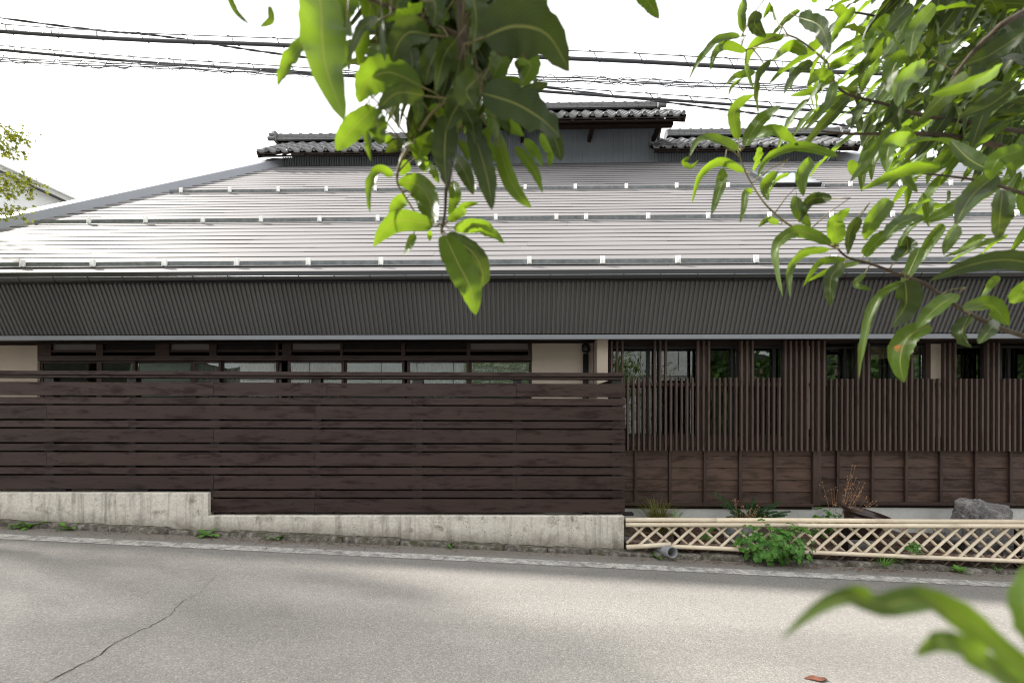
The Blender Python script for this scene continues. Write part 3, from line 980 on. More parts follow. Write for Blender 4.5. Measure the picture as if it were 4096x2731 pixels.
MB().box(H.x(3135, YR)+.001, H.x(3222, YR)-.001, YR-0.004, YR+0.1, H.z(1742, YR), H.z(1385, YR)).build('wall_post', M['batten'], house)
MB().box(H.x(3222, YR)+.001, xs_mid-0.001, YR-0.004, YR+0.06, H.z(1712, YR), H.z(1366, YR)).build('plaster_wall', M['plaster'], house)
bigwin(3298, 3424, YR2+0.03, 1386, [(3378, 3388)])
bigwin(3474, 3702, YR2+0.03, 1380, [(3562, 3578)], blind=1434, curt=(3650, 3702))
bigwin(3815, 3944, YR2+0.03, 1384, [(3930, 3938)], blind=1434)
bigwin(4000, 4260, YR2+0.03, 1384, [(4034, 4044)], blind=1436)
for (a, b) in [(3424, 3474), (3702, 3722), (3764, 3815), (3944, 4000), (4260, 4700)]:
    MB().box(H.x(a, YR2)+.001, H.x(b, YR2)-.001, YR2-0.004, YR2+0.1, H.z(1742, YR2), H.z(1376, YR2)).build('wall_post', M['batten'], house)
MB().box(H.x(3722, YR2)+.001, H.x(3764, YR2)-.001, YR2-0.003, YR2+0.06, H.z(1742, YR2), H.z(1378, YR2)).build('plaster_wall', M['plaster'], house)
MB().box(H.x(3280, YR2), H.x(3298, YR2)-.001, YR2-0.003, YR2+0.06, H.z(1700, YR2), H.z(1500, YR2)).build('plaster_wall', M['plaster'], house)

def lattice(us_tall, us_short, Yf, vts, vb, x_rail):
    ls = empty('lattice_screen', (0, 0, 0), 0, house)
    dpt, wdt = 0.054, 0.0265
    zb = H.z(vb, Yf, 2800)
    rl = random.Random(int(Yf*1000))
    for tall, us in ((True, us_tall), (False, us_short)):
        for u in us:
            xx = H.x(u, Yf)
            z1 = (ZS - 0.03) if tall else H.z(vts, Yf, 2800) + rl.uniform(-0.002, 0.002)
            MB().cbox(xx, xx+wdt, Yf + rl.uniform(-.001, .001), Yf+dpt, zb + rl.uniform(-0.003, 0.003), z1, 0.002).build('slat', M['slat'], ls)
    for (va, vb_) in ((1531, 1543), (1764, 1784)):
        MB().cbox(x_rail[0], x_rail[1], Yf+dpt+0.001, Yf+dpt+0.03, H.z(vb_, Yf+dpt), H.z(va, Yf+dpt), 0.002).build('rail', M['batten'], ls)
def z7(z): return 2400 + z/2.613
def z8(z): return 3200 + z/2.614
a7 = [285,342,397,453,510,566,622,680,736,792,848,905,962,1018,1075,1132,1188,1245,1302,1358,1417,1473,1530,1588,1643,1700,1757,1813,1870,1930,1988,2045,2102,2162,2218,2277]
t7 = {566,622,680,1018,1075,1132,1473,1530,1588,1930,1988,2045,2102,2162,2218,2277}
YL1 = YR - 0.14
lattice([z7(z) for z in [113, 170, 226] + sorted(t7)] + [z8(187), z8(248)], [z7(z) for z in a7 if z not in t7], YL1, 1510, 1803, (xc1+0.02, xs_mid+0.05))
a8 = [318,375,433,490,545,600,655,712,768,825,882,938,995,1052,1108,1165,1222,1278,1335,1392,1450,1508,1563,1618,1675,1733,1790,1845,1905,1960,2020,2072,2130,2188,2245,2302,2359,2416,2473,2530,2587]
t8 = {600,655,712,1052,1108,1165,1508,1563,1618,1960,2020,2072,2416,2473,2530}
YL2 = YR2 - 0.14
lattice([z8(z) for z in sorted(t8)], [z8(z) for z in a8 if z not in t8], YL2, 1514, 1800, (xs_mid+0.08, H.x(z8(2620), YL2)))

# ---------------------------------------------- ridge monitor with tiled roofs
YM = 10.56
zmb = roof_z(YM) - 0.02
xm0, xm1 = xL(10.5) + 0.12, xR(10.5) - 0.12
ztl = H.z(619, YM)
corrugated('ridge_wall', (YM, ztl), (YM, zmb), xm0, xm1, 0.059, 0.02, M['ridgewall'], house)
xc_0, xc_1 = H.x(1790, YM), H.x(2618, YM)
ztc = H.z(522, YM)
corrugated('ridge_wall', (YM-0.015, ztc), (YM-0.015, zmb+0.002), xc_0, xc_1, 0.059, 0.02, M['ridgewall'], house)
MB().box(xm0, xm1, YM+0.02, YM+1.9, zmb-0.3, ztl).build('ridge_core', M['darkwood'], house)
MB().box(xc_0, xc_1, YM+0.01, YM+1.5, ztl, ztc+0.1).build('ridge_core', M['darkwood'], house)

PT = 0.262
def tile_profile(s):     # s 0..1 across one tile: pan then roll
    if s < 0.66:
        return -0.036*sin(pi*s/0.66)
    return 0.021*sin(pi*(s-0.66)/0.34)
def tile_mesh(eave):
    b = MB()
    nx = 13
    Lt, th = 0.335, 0.016
    vs, top, bot = [], [], []
    for j, (yy, lift) in enumerate(((0.0, 0.018), (Lt, 0.0))):
        for i in range(nx):
            s = i/(nx-1)
            b.v.append((s*PT, yy, tile_profile(s) + lift))
    for i in range(nx):
        s = i/(nx-1)
        b.v.append((s*PT, 0.0, tile_profile(s) + 0.018 - (0.045 if eave and s < 0.66 else th)))
    for i in range(nx-1):
        b.f.append((i, i+1, nx+i+1, nx+i))
        b.f.append((2*nx+i, 2*nx+i+1, i+1, i))
    if eave:
        c = Vector((PT*0.83, -0.018, 0.008))
        k = 16
        n0 = len(b.v)
        for yy, r in ((0.03, 0.041), (-0.004, 0.041), (-0.010, 0.034), (-0.004, 0.03), (-0.004, 0.0001)):
            for q in range(k):
                b.v.append((c.x + r*cos(2*pi*q/k), c.y + yy, c.z + r*sin(2*pi*q/k)))
        for ring in range(4):
            for q in range(k):
                q2 = (q+1) % k
                b.f.append((n0+ring*k+q, n0+(ring+1)*k+q, n0+(ring+1)*k+q2, n0+ring*k+q2))
    me = b.mesh('eave_tile' if eave else 'roof_tile', True)
    me.materials.append(M['tile'])
    return me
TE, TT = tile_mesh(True), tile_mesh(False)

def tiled_roof(x0, x1, Y0, z0, slope, nrow, rowlen, ridge, caps):
    tr = empty('tiled_roof', (0, 0, 0), 0, house)
    ang = math.atan(slope)
    nx = max(1, int(round((x1 - x0)/PT)))
    sx = (x1 - x0)/(nx*PT)
    sy = rowlen/0.30
    for r in range(nrow):
        d = r*rowlen
        y = Y0 + d*cos(ang); z = z0 + d*sin(ang)
        for i in range(nx):
            inst('tile', TE if r == 0 else TT, tr, (x0 + i*PT*sx, y, z + random.uniform(-.002, .002)), (ang, 0, 0), (sx, sy, 1))
    d = nrow*rowlen
    yr, zr_ = Y0 + d*cos(ang), z0 + d*sin(ang)
    # boards under the tiles, back slope
    MB().extrude_x([(Y0+0.03, z0-0.075), (Y0+0.03, z0-0.045), (yr, zr_-0.045), (yr, zr_-0.075)], x0+0.03, x1-0.03).build('roof_board', M['darkwood'], tr)
    MB().extrude_x([(yr, zr_-0.02), (yr+d*cos(ang), z0-0.02), (yr+d*cos(ang), z0-0.06), (yr, zr_-0.06)], x0+0.03, x1-0.03).build('back_slope', M['tile'], tr)
    MB().cbox(x0+0.05, x1-0.05, Y0+0.06, Y0+0.10, z0-0.105, z0-0.078, 0.003).build('eave_beam', M['darkwood'], tr)
    nb = int((x1-x0)/0.45)
    for i in range(nb+1):
        xx = x0 + 0.1 + (x1-x0-0.25)*i/max(1, nb)
        MB().extrude_x([(Y0+0.04, z0-0.105), (Y0+0.04, z0-0.075), (Y0+1.2, z0+1.2*slope-0.08), (Y0+1.2, z0+1.2*slope-0.13)], xx, xx+0.05).build('rafter', M['darkwood'], tr)
    # verge boards at the ends
    for xx in caps:
        MB().extrude_x([(Y0+0.0, z0-0.02), (yr, zr_-0.02), (yr, zr_-0.26), (Y0+0.08, z0-0.13)], xx-0.02, xx+0.02).build('verge_board', M['darkwood'], tr)
    # ridge: stacked flat tiles with staggered joints
    rx0, rx1, rh = ridge
    zb = zr_ - 0.03
    rt = MB()
    nl = 4
    for l in range(nl):
        w = 0.17 - 0.012*l
        zz = zb + rh*0.78*l/nl; zz2 = zb + rh*0.78*(l+1)/nl - 0.013
        x = rx0 - (0.14 if l % 2 else 0.0)
        while x < rx1:
            a_, b_ = max(x, rx0), min(x + 0.28, rx1)
            if b_ - a_ > 0.02: rt.box(a_+0.004, b_-0.004, yr-w, yr+w, zz, zz2)
            x += 0.28
    rt.box(rx0+0.01, rx1-0.01, yr-0.11, yr+0.11, zb, zb+rh*0.77)
    o = rt.build('ridge_stack', M['tile'], tr); o["kind"] = "stuff"
    rc = MB()
    zc = zb + rh*0.78
    prf = [(yr - 0.10*cos(a), zc + rh*0.16*sin(a)) for a in [pi*i/8 for i in range(9)]]
    rc.extrude_x(prf, rx0, rx1)
    o = rc.build('ridge_cap', M['tile'], tr)
    x = rx0 + 0.08
    kb = MB()
    kb.extrude_x([(yr - 0.11*cos(a), zc + rh*0.30*sin(a)) for a in [pi*i/8 for i in range(9)]], -0.03, 0.03)
    km = kb.mesh('ridge_band'); km.materials.append(M['tile'])
    while x < rx1 - 0.02:
        inst('ridge_band', km, o, (x, 0, 0)); x += 0.255
    for xx in caps:
        e = rx0 if abs(xx - rx0) < abs(xx - rx1) else rx1
        sg = -1 if e == rx0 else 1
        og = MB()
        og.cbox(e - 0.03, e + 0.05 if sg > 0 else e + 0.03, yr-0.21, yr+0.21, zb-0.05, zb+rh*0.95, 0.01)
        og.cbox(e + sg*0.06 - 0.05, e + sg*0.06 + 0.05, yr-0.15, yr-0.05, zb+rh*0.55, zb+rh*1.05, 0.015)
        og.tube([(e + sg*-0.02, yr-0.2, zb+0.01), (e + sg*0.16, yr-0.2, zb+0.01)], 0.05, 12)
        og.tube([(e + sg*-0.02, yr-0.17, zb+rh*0.55), (e + sg*0.14, yr-0.17, zb+rh*0.55)], 0.05, 12)
        og.build('ridge_end_tile', M['tile'], tr)
    return yr, zr_
YA = 10.15
za_ = H.z(589, YA)
xl0 = H(1028, 590, YA).x
xl1 = xc_0 + 0.05
tiled_roof(xl0, xl1, YA, za_, 0.76, 5, 0.32, (H(1118, 550, 11.45).x, xl1, 0.22), [xl0])
xr0, xr1 = H(2612, 570, YA).x, H(3440, 570, YA).x
tiled_roof(xr0, xr1, YA, za_ , 0.76, 5, 0.32, (H(2660, 530, 11.45).x, H(3345, 530, 11.45).x, 0.22), [xr1])
YB = 9.45
zb_ = H.z(462, YB)
xb0, xb1 = H(1762, 460, YB).x, H(2742, 460, YB).x
tiled_roof(xb0, xb1, YB, zb_, 0.75, 5, 0.31, (H(1830, 430, 10.7).x, H(2625, 430, 10.7).x, 0.20), [xb1, xb0])
for u in (1800, 2090, 2366, 2632):
    xx = H(u, 500, 10.2).x
    MB().cbox(xx-0.04, xx+0.04, 9.95, YM+0.2, H.z(534, 10.2), H.z(515, 10.2), 0.006).build('bracket_beam', M['darkwood'], house)
MB().cbox(xc_0-0.25, xc_1+0.22, 9.95, 10.08, H.z(512, 10.0), H.z(488, 10.0), 0.006).build('purlin', M['darkwood'], house)
MB().box(xc_0-0.1, xc_1+0.1, YM-0.03, YM+0.3, ztc, ztc+0.22).build('wall_plate', M['darkwood'], house)

# ================================================================== STREET FENCE
fence = tag(empty('timber_fence', (0, 0, 0), -FE.yaw), 'tall dark brown fence of wide and narrow horizontal boards on concrete', 'fence')
YF = 5.50
th = 0.022
PX = 92.9
bl = []
for k in range(6):
    bl.append((1531 + PX*k, 1584 + PX*k))
    if k < 5: bl.append((1591 + PX*k, 1617.5 + PX*k))
joints = {0: [853, 1307, 2066], 1: [520, 1649], 2: [187, 1261], 3: [516, 1665], 4: [853, 2066], 5: [1665], 6: [187, 1261], 7: [516, 1665], 8: [855, 2066], 9: [1262], 10: [1260]}
rf = random.Random(21)
uL = -420
for i, (va, vb) in enumerate(bl):
    us = [uL if i < 9 else 836] + joints[i] + [2501]
    z1, z0 = FE.z(va, YF, 1300), FE.z(vb, YF, 1300)
    for a, b in zip(us[:-1], us[1:]):
        o = rf.uniform(-.002, .002)
        xa, xb = FE.x(a, YF), FE.x(b, YF)
        MB().cbox(xa+0.0008, xb-0.0008, YF+o, YF+th+o, z0+rf.uniform(-.001, .001), z1+rf.uniform(-.001, .001), 0.0025).build('board', M['fence'], fence)
for (a, b) in [(-160, -123), (176, 214), (506, 543), (842, 878), (1245, 1283), (1649, 1691), (2051, 2086), (2449, 2487)]:
    ym = YF + th + 0.03
    vb = 1960 if b < 700 else 2053
    MB().cbox(FE.x(a, ym), FE.x(b, ym), ym, ym+0.09, FE.z(vb, ym, 1300), FE.z(1503, ym, 1300), 0.004).build('post', M['fence_v'], fence)
    vf = (1956, 1966) if b < 700 else (2050, 2062)
    MB().cbox(FE.x(a-50, ym), FE.x(b+50, ym), ym+0.004, ym+0.08, FE.z(vf[1], ym, 1300), FE.z(vf[0], ym, 1300), 0.003).build('post_foot', M['fence_v'], fence)
yb_ = YF + th + 0.03 + 0.092
for k in range(10):
    vm = (bl[k][1] + bl[k+1][0])/2
    if k == 0: continue
    MB().cbox(FE.x(uL if k < 8 else 836, yb_), FE.x(2490, yb_), yb_, yb_+0.015, FE.z(vm+34, yb_, 1300), FE.z(vm-34 if k > 1 else vm-14, yb_, 1300), 0.002).build('back_board', M['fence'], fence)
xa, xb = FE.x(uL, YF), FE.x(2497, YF)
MB().cbox(xa, xb, YF-0.012, YF+0.135, FE.z(1502, YF, 1300), FE.z(1487, YF, 1300), 0.003).build('cap_rail', M['fence'], fence)
MB().cbox(xa, xb-0.02, YF+0.012, YF+0.11, FE.z(1513, YF, 1300), FE.z(1502.6, YF, 1300), 0.003).build('under_rail', M['fence'], fence)
# brace to the wall at the right end
xq = FE.x(2430, YF+0.2)
MB().tube([(xq, YF+0.12, FE.z(1522, YF)), (xq-0.12, YF+0.75, FE.z(1522, YF)-0.02)], 0.02, 4).build('brace', M['fence_v'], fence)

# concrete wall under it
cw = MB()
YCW = 5.45
zc1, zc2 = FE.z(1970, YCW, 800), FE.z(2062, YCW, 1500)
xs0, xs1, xs2 = FE.x(uL, YCW), FE.x(833, YCW), FE.x(2497, YCW)
def conc(x0, x1, ztop_, lip):
    n_ = max(2, int((x1-x0)/0.12))
    prof = [(0.0, None), (0.0, ztop_ - lip), (0.012, ztop_ - 0.002), (0.02, ztop_), (0.15, ztop_), (0.15, None)]
    vs, m_ = [], len(prof)
    rc = random.Random(int(x1*100))
    for i in range(n_+1):
        xx = x0 + (x1-x0)*i/n_
        for (py, pz) in prof:
            z_ = zr(xx) - 0.05 if pz is None else pz + (rc.uniform(-.0015, .0015))
            vs.append((xx, YCW + py + rc.uniform(-.0012, .0012), z_))
    fs = [(i*m_+j, (i+1)*m_+j, (i+1)*m_+j+1, i*m_+j+1) for i in range(n_) for j in range(m_-1)]
    fs += [tuple(range(m_)), tuple(range(n_*m_, (n_+1)*m_))[::-1]]
    cw.add(vs, fs)
conc(xs0, xs1, zc1, 0.012)
conc(xs1+0.002, xs2, zc2, 0.012)
cwo = cw.build('concrete_wall', M['concrete'])
cwo.rotation_euler = (0, 0, -FE.yaw)
tag(cwo, 'low stained concrete base wall with one step under the brown fence', 'wall')

# ================================================================== BAMBOO FENCE
bf = tag(empty('bamboo_fence'), 'low pale bamboo lattice fence with crossed canes along the kerb', 'fence')
YBF = 5.40
def cane(pts, r, name='cane', nodes=0.28, parent=bf, half=False):
    """bamboo pole with raised node rings"""
    a, b = Vector(pts[0]), Vector(pts[-1])
    L_ = (b-a).length
    n_ = max(1, int(L_/nodes))
    off = random.uniform(0.2, 0.8)
    P_, R_ = [a], [r]
    for k in range(n_+1):
        t = (k + off)*nodes/L_
        if 0.02 < t < 0.98:
            for dt, rr_ in ((-0.006, 1.0), (-0.002, 1.09), (0.001, 0.95), (0.006, 1.0)):
                P_.append(a.lerp(b, t + dt/L_)); R_.append(r*rr_)
    P_.append(b); R_.append(r)
    wob = random.uniform(-.004, .004)
    P_ = [p + Vector((0, 0, wob*sin(pi*(p-a).length/L_))) for p in P_]
    return MB().tube(P_, R_, 10).build(name, M['bamboo'], parent, True)
uF0 = 2503
def B(u, v, Y=YBF): return P(u, v, Y)
vt = lambda u: 2078 + (u-2502)*0.0045
vr = lambda u: 2098 + (u-2502)*0.0035
vl = lambda u: 2186 + (u-2700)*0.042
# weathered lath lattice behind
for k in range(-2, 30):
    for sgn in (1, -1):
        u = 2520 + 60*k
        a = B(u, vl(u) - 22, YBF+0.03); b = B(u + sgn*70, vl(u) + 46, YBF+0.03)
        if not (2515 < u < 4300 and 2515 < u + sgn*70 < 4360): continue
        b.z = max(b.z, zr(b.x) + 0.03)
        o = MB().tube([a, b], 0.014, 4, True, 0.4).build('lath', M['oldwood'], bf)
for u in (2555, 3085, 3640, 4180):
    pass
for u in (2710, 3385, 4082):
    p = B(u, 2100, YBF+0.10)
    MB().cbox(p.x-0.03, p.x+0.03, p.y, p.y+0.05, zr(p.x)+0.0, p.z+0.02, 0.003).build('post', M['darkwood'], bf)
MB().tube([B(2505, 2165, YBF+0.12), B(3300, 2200, YBF+0.12), B(4300, 2240, YBF+0.12)], 0.022, 4).build('back_rail', M['oldwood'], bf)
k = 0
while True:
    ut = 2530 + 66.4*k; k += 1
    if ut > 4330: break
    vb = vl(ut) + 4
    dv = vb - vr(ut)
    ub = ut + dv*1.12
    if ub > 4340: break
    cane([B(ut-12, vr(ut)-8, YBF+0.034), B(ub, vb, YBF+0.034)], 0.0165)
k = 0
while True:
    ut = 2580 + 66.4*k; k += 1
    if ut > 4330: break
    vb = vl(ut) - 1
    dv = vb - vr(ut)
    ub = ut - dv*1.10
    if k == 1: ub, vb = 2507, 2172
    cane([B(ut+10, vr(ut)-8, YBF), B(ub, vb, YBF)], 0.0172)
# rails: two lengths each, the lowest one snapped near the concrete
for (a, b) in [(2503, 2866), (2862, 3500), (3496, 4130), (4126, 4400)]:
    cane([B(a, vt(a), YBF-0.004), B(b, vt(b), YBF-0.004)], 0.0275, 'top_rail', 0.34)
for (a, b) in [(2504, 3190), (3186, 3834), (3830, 4400)]:
    cane([B(a, vr(a), YBF-0.032), B(b, vr(b), YBF-0.032)], 0.0255, 'rail', 0.34)
for (a, b) in [(2640, 3030), (3026, 3700), (3696, 4400)]:
    cane([B(a, vl(a), YBF-0.032), B(b, vl(b), YBF-0.032)], 0.0255, 'rail', 0.34)
cane([B(2506, 2187, YBF-0.06), B(2682, 2176, YBF-0.075)], 0.028, 'broken_rail', 0.5)

# ================================================================== DRAIN PIPE, POT, STONES
dp = MB()
a, b = P(2640, 2194, 5.46), P(2690, 2209, 5.16)
d = (b-a).normalized()
s1 = d.cross(Vector((0,0,1))).normalized(); s2 = s1.cross(d)
n_ = 24; ro, ri = 0.062, 0.054
rings = [(a - d*0.10, ro), (b, ro), (b, ri), (a, ri)]
for (c, r) in rings:
    dp.v += [tuple(c + s1*cos(2*pi*q/n_)*r + s2*sin(2*pi*q/n_)*r) for q in range(n_)]
for ring in range(3):
    for q in range(n_):
        q2 = (q+1) % n_
        dp.f.append((ring*n_+q, ring*n_+q2, (ring+1)*n_+q2, (ring+1)*n_+q))
tag(dp.build('drain_pipe', M['pvc'], None, True), 'short grey plastic drain pipe poking out under the bamboo fence', 'pipe')

pot = tag(empty('ceramic_pot'), 'dark brown glazed pot leaning behind the bamboo fence', 'pot')
pc = P(3425, 2172, 5.86)
tl = Matrix.Rotation(radians(12), 3, 'Y') @ Matrix.Rotation(radians(8), 3, 'X')
hp = 0.42
prof = [(0.0, 0.0), (0.11, 0.0), (0.125, 0.02), (0.175, 0.17), (0.215, 0.30), (0.235, 0.36), (0.225, 0.375), (0.262, 0.39), (0.272, 0.41), (0.262, 0.43), (0.24, 0.43), (0.225, 0.40), (0.20, 0.30), (0.16, 0.25), (0.0, 0.25)]
MB().lathe([(r, z) for r, z in prof], pc, 36, tl).build('bowl', M['pot'], pot, True)
MB().lathe([(0.0, 0.262), (0.19, 0.26)], pc, 20, tl).build('soil', M['soil'], pot)

from mathutils import noise as mnoise
def rock(name, c, sx, sy, sz, mat, seed, shape=None, rough=0.16):
    import bmesh
    bm = bmesh.new()
    bmesh.ops.create_icosphere(bm, subdivisions=5, radius=1.0)
    off = Vector((seed*3.1, seed*1.7, seed*2.3))
    for v_ in bm.verts:
        p = v_.co.copy()
        # squarish block
        q = Vector([math.copysign(abs(x)**0.6, x) for x in p])
        n1 = mnoise.noise(q*1.3 + off); n2 = mnoise.noise(q*3.3 + off); n3 = mnoise.noise(q*8 + off)
        n4 = abs(mnoise.noise(q*5 + off*2)); n5 = mnoise.noise(q*19 + off)
        k = 1 + rough*1.3*n1 + rough*0.6*n2 + rough*0.3*n3 - rough*0.55*n4 + rough*0.16*n5
        q = q*k
        q = Vector((q.x*sx, q.y*sy, q.z*sz))
        if shape: q = shape(q)
        v_.co = q
    me = bpy.data.meshes.new(name)
    bm.to_mesh(me); bm.free()
    me.materials.append(mat)
    o = bpy.data.objects.new(name, me)
    o.location = c
    return link(o)
bc = P(3925, 2120, 5.92)
def bshape(q):
    # taller at the left shoulder, flat top falling to the right, widening below
    q.x *= 1.0 + 0.16*(0.25 - q.z)
    if q.z > 0: q.z += 0.05*(-q.x)/0.3
    return q
tag(rock('boulder', bc + Vector((0, 0, 0.02)), 0.285, 0.22, 0.36, M['rock'], 2, bshape, 0.2), 'large rough mauve grey boulder against the foundation', 'boulder')
tag(rock('garden_stone', P(2958, 2150, 5.75), 0.17, 0.14, 0.15, M['rock2'], 5), 'grey garden stone half hidden by the leafy bush', 'stone')
tag(rock('garden_stone', P(3445, 2182, 5.62), 0.17, 0.08, 0.07, M['rock2'], 8, None, 0.1), 'flat grey stone lying below the leaning pot', 'stone')
tag(rock('garden_stone', P(3785, 2140, 5.86), 0.10, 0.1, 0.09, M['rock2'], 9), 'pale grey stone left of the boulder', 'stone')
tag(rock('garden_stone', P(4070, 2205, 5.6), 0.11, 0.1, 0.09, M['rock2'], 12), 'small grey stone at the boulder foot by the right edge', 'stone')
tag(rock('garden_stone', P(2508, 2156, 5.6), 0.05, 0.05, 0.03, M['rock2'], 14), 'small blue grey stone beside the concrete wall end', 'stone')

# ================================================================== PLANTS AT THE WALL
rg = random.Random(99)
def lobed_leaf(n_l=5, r=1.0, depth=0.3, serr=0.0):
    """rounded lobed leaf, centre at its stalk, lying in xy pointing +y"""
    b = MB()
    pts = []
    m_ = n_l*8
    for i in range(m_+1):
        t = i/m_
        ang = radians(-70) + radians(320)*t
        lob = abs(sin(pi*t*n_l))
        rad = r*(1 - depth + depth*lob**0.6)*(1 + serr*(0.5 if i % 2 else -0.5))
        pts.append((cos(ang)*rad, sin(ang)*rad, 0.22*r*(rad/r)**2*sin(ang*2+1) - 0.05*rad))
    b.v = [(0, 0, 0.02*r)] + pts
    b.f = [(0, i+1, i+2) for i in range(m_)]
    return b
def tri_leaf(r=1.0):
    """three-part herb leaf"""
    b = MB()
    for k, an in enumerate((-62, 0, 62)):
        a = radians(an) + pi/2
        c = Vector((cos(a), sin(a), 0))*0.52*r
        n_ = 12
        pts = []
        for i in range(n_):
            th_ = 2*pi*i/n_
            lob = 1 + 0.16*cos(3*th_)
            q = Vector((cos(th_)*0.42*r*lob, sin(th_)*0.46*r*lob, 0))
            q.rotate(Matrix.Rotation(a - pi/2, 3, 'Z'))
            q = q + c
            q.z = 0.10*r*sin(th_*2) - 0.12*q.length**2/r
            pts.append(q)
        m0 = len(b.v)
        b.v += [tuple(c + Vector((0, 0, -0.03*r)))] + [tuple(p) for p in pts]
        b.f += [(m0, m0+1+i, m0+1+(i+1) % n_) for i in range(n_)]
    return b
TRI = tri_leaf(1.0).mesh('herb_leaf_mesh', True); TRI.materials.append(M['herb'])
TRW = tri_leaf(1.0).mesh('weed_leaf_mesh', True); TRW.materials.append(M['weed'])

def herb(label, center, rx, ry, rz, n_leaf, lr, group=None, base=None):
    root = tag(empty('leafy_bush', base or (center[0], center[1], zr(center[0]))), label, 'plant', group)
    bb = Vector(root.location)
    st = MB()
    for i in range(n_leaf):
        # points over the front and top of an uneven mound
        while True:
            d = Vector((rg.gauss(0, 1), rg.gauss(0, 1), rg.gauss(0, 1)))
            if d.length > 0.1: break
        d.normalize()
        if d.y > 0.5 and rg.random() < 0.8: d.y = -d.y
        k = rg.uniform(0.45, 1.0)**0.6
        bump = 1 + 0.25*sin(d.x*5 + 1) * cos(d.z*4)
        p = Vector(center) + Vector((d.x*rx, d.y*ry, d.z*rz))*k*bump
        if p.z < zr(p.x) + 0.03: p.z = zr(p.x) + rg.uniform(0.03, 0.08)
        nrm = (d + Vector((0, -0.5, 0.9))).normalized()
        q = nrm.to_track_quat('Z', 'Y').to_euler()
        o = inst('leaf', TRI, root, p - bb, q, (lr*rg.uniform(0.7, 1.25),)*3)
        o.rotation_euler.rotate_axis('Z', rg.uniform(0, 6.28))
        if i % 3 == 0:
            mid = (p + Vector(center))/2
            st.tube([Vector((center[0] + d.x*0.03, center[1], center[2]-rz*0.8)) - bb, mid - bb + Vector((0,0,0.02)), p - bb], [0.003, 0.0025, 0.0015], 4)
    st.build('stem', M['herb'], root)
    return root
pc2 = P(3115, 2172, 5.24)
herb('bright green bush of lobed leaves growing through the bamboo fence', pc2, 0.46, 0.22, 0.25, 190, 0.050)
pc3 = P(3305, 2085, 5.95)
herb('small dark green lobed plant left of the leaning pot', pc3, 0.2, 0.14, 0.2, 60, 0.042, None, (pc3.x, pc3.y, soil_z(pc3.x, pc3.y)))
pc4 = P(3660, 2192, 5.34)
herb('small green sprig poking through the fence canes right of the pot', pc4, 0.11, 0.05, 0.08, 16, 0.036, None, (pc4.x, pc4.y, zr(pc4.x)+0.05))

def blade_tuft(name, label, base, n_, hgt, spread, mat, wid=0.006, lean=0.0):
    b = MB()
    for i in range(n_):
        a = rg.uniform(0, 2*pi); r0 = rg.uniform(0, 0.06)
        h = hgt*rg.uniform(0.5, 1.15)
        sp = spread*rg.uniform(0.2, 1.0)
        p0 = Vector((cos(a)*r0, sin(a)*r0, 0))
        dirn = Vector((cos(a) + lean, sin(a), 0))
        wv = Vector((-sin(a), cos(a), 0))*wid*rg.uniform(0.6, 1.2)
        pts = []
        for k in range(6):
            t = k/5
            pts.append(p0 + dirn*sp*t**1.6 + Vector((0, 0, h*(t - 0.26*t**2.6*(sp/max(h, .01))))))
        m0 = len(b.v)
        for k, p in enumerate(pts):
            w = wv*(1 - (k/5)**1.5)
            b.v += [tuple(p - w), tuple(p + w)]
        b.f += [(m0+2*k, m0+2*k+1, m0+2*k+3, m0+2*k+2) for k in range(5)]
    o = b.build(name, M[mat])
    o.location = base
    return tag(o, label, 'plant')
p = P(2632, 2062, 5.95); p.z = soil_z(p.x, p.y)
blade_tuft('grass_tuft', 'yellow green ornamental grass clump at the concrete wall end', p + Vector((0, 0, 0.0)), 420, 0.46, 0.40, 'grass', 0.006)
p = P(3540, 2270, 5.28); p.z = zr(p.x) + 0.04
blade_tuft('grass_tuft', 'green grass tuft leaning over the kerb under the bamboo', p, 46, 0.16, 0.26, 'weed', 0.004, 0.6)
p = P(3990, 2288, 5.30); p.z = zr(p.x) + 0.05
blade_tuft('grass_tuft', 'thin grass sprout on the kerb near the right edge', p, 12, 0.07, 0.10, 'weed', 0.003)

# yew-like sprays
def spray(b, p0, p1, w, n_=26):
    p0, p1 = Vector(p0), Vector(p1)
    ax = (p1-p0)
    side = ax.cross(Vector((0, 1, 0))).normalized()
    for k in range(n_):
        t = k/n_
        c = p0.lerp(p1, t) + Vector((0, 0, 0.04*sin(pi*t)))
        for sg in (-1, 1):
            L_ = w*(1 - 0.7*t)*rg.uniform(0.7, 1.1)
            tip = c + side*sg*L_ + ax.normalized()*L_*0.7 + Vector((0, rg.uniform(-.01, .01), 0))
            nn_ = ax.normalized()*0.0042
            m0 = len(b.v)
            b.v += [tuple(c - nn_), tuple(c + nn_), tuple(tip)]
            b.f.append((m0, m0+1, m0+2))
yw = MB()
stm = MB()
b0 = P(3000, 2100, 6.0)
for (u, v) in [(2848, 1965), (2900, 2000), (2935, 2030), (2985, 2010), (3015, 1992), (3050, 2040), (3080, 2020), (3130, 2003), (3110, 2045), (3165, 2045), (2960, 2050), (3030, 2060), (3140, 2064), (2920, 2050), (3060, 2070), (2875, 2015), (2950, 2070), (3100, 2070), (3040, 2030), (3010, 2050), (3075, 2050), (3150, 2058), (2985, 2065), (2905, 2068), (3025, 2012)]:
    e = P(u, v, 5.9 + rg.uniform(-.1, .12))
    s0 = b0.lerp(e, 0.25) + Vector((0, 0, -0.02))
    spray(yw, s0, e, 0.055, 52)
    stm.tube([b0 + Vector((0, 0, -0.15)), s0, e], [0.004, 0.003, 0.001], 4)
yr_ = tag(empty('yew_shrub', (b0.x, b0.y, soil_z(b0.x, b0.y))), 'dark green feathery shrub with arching sprays below the lattice', 'shrub')
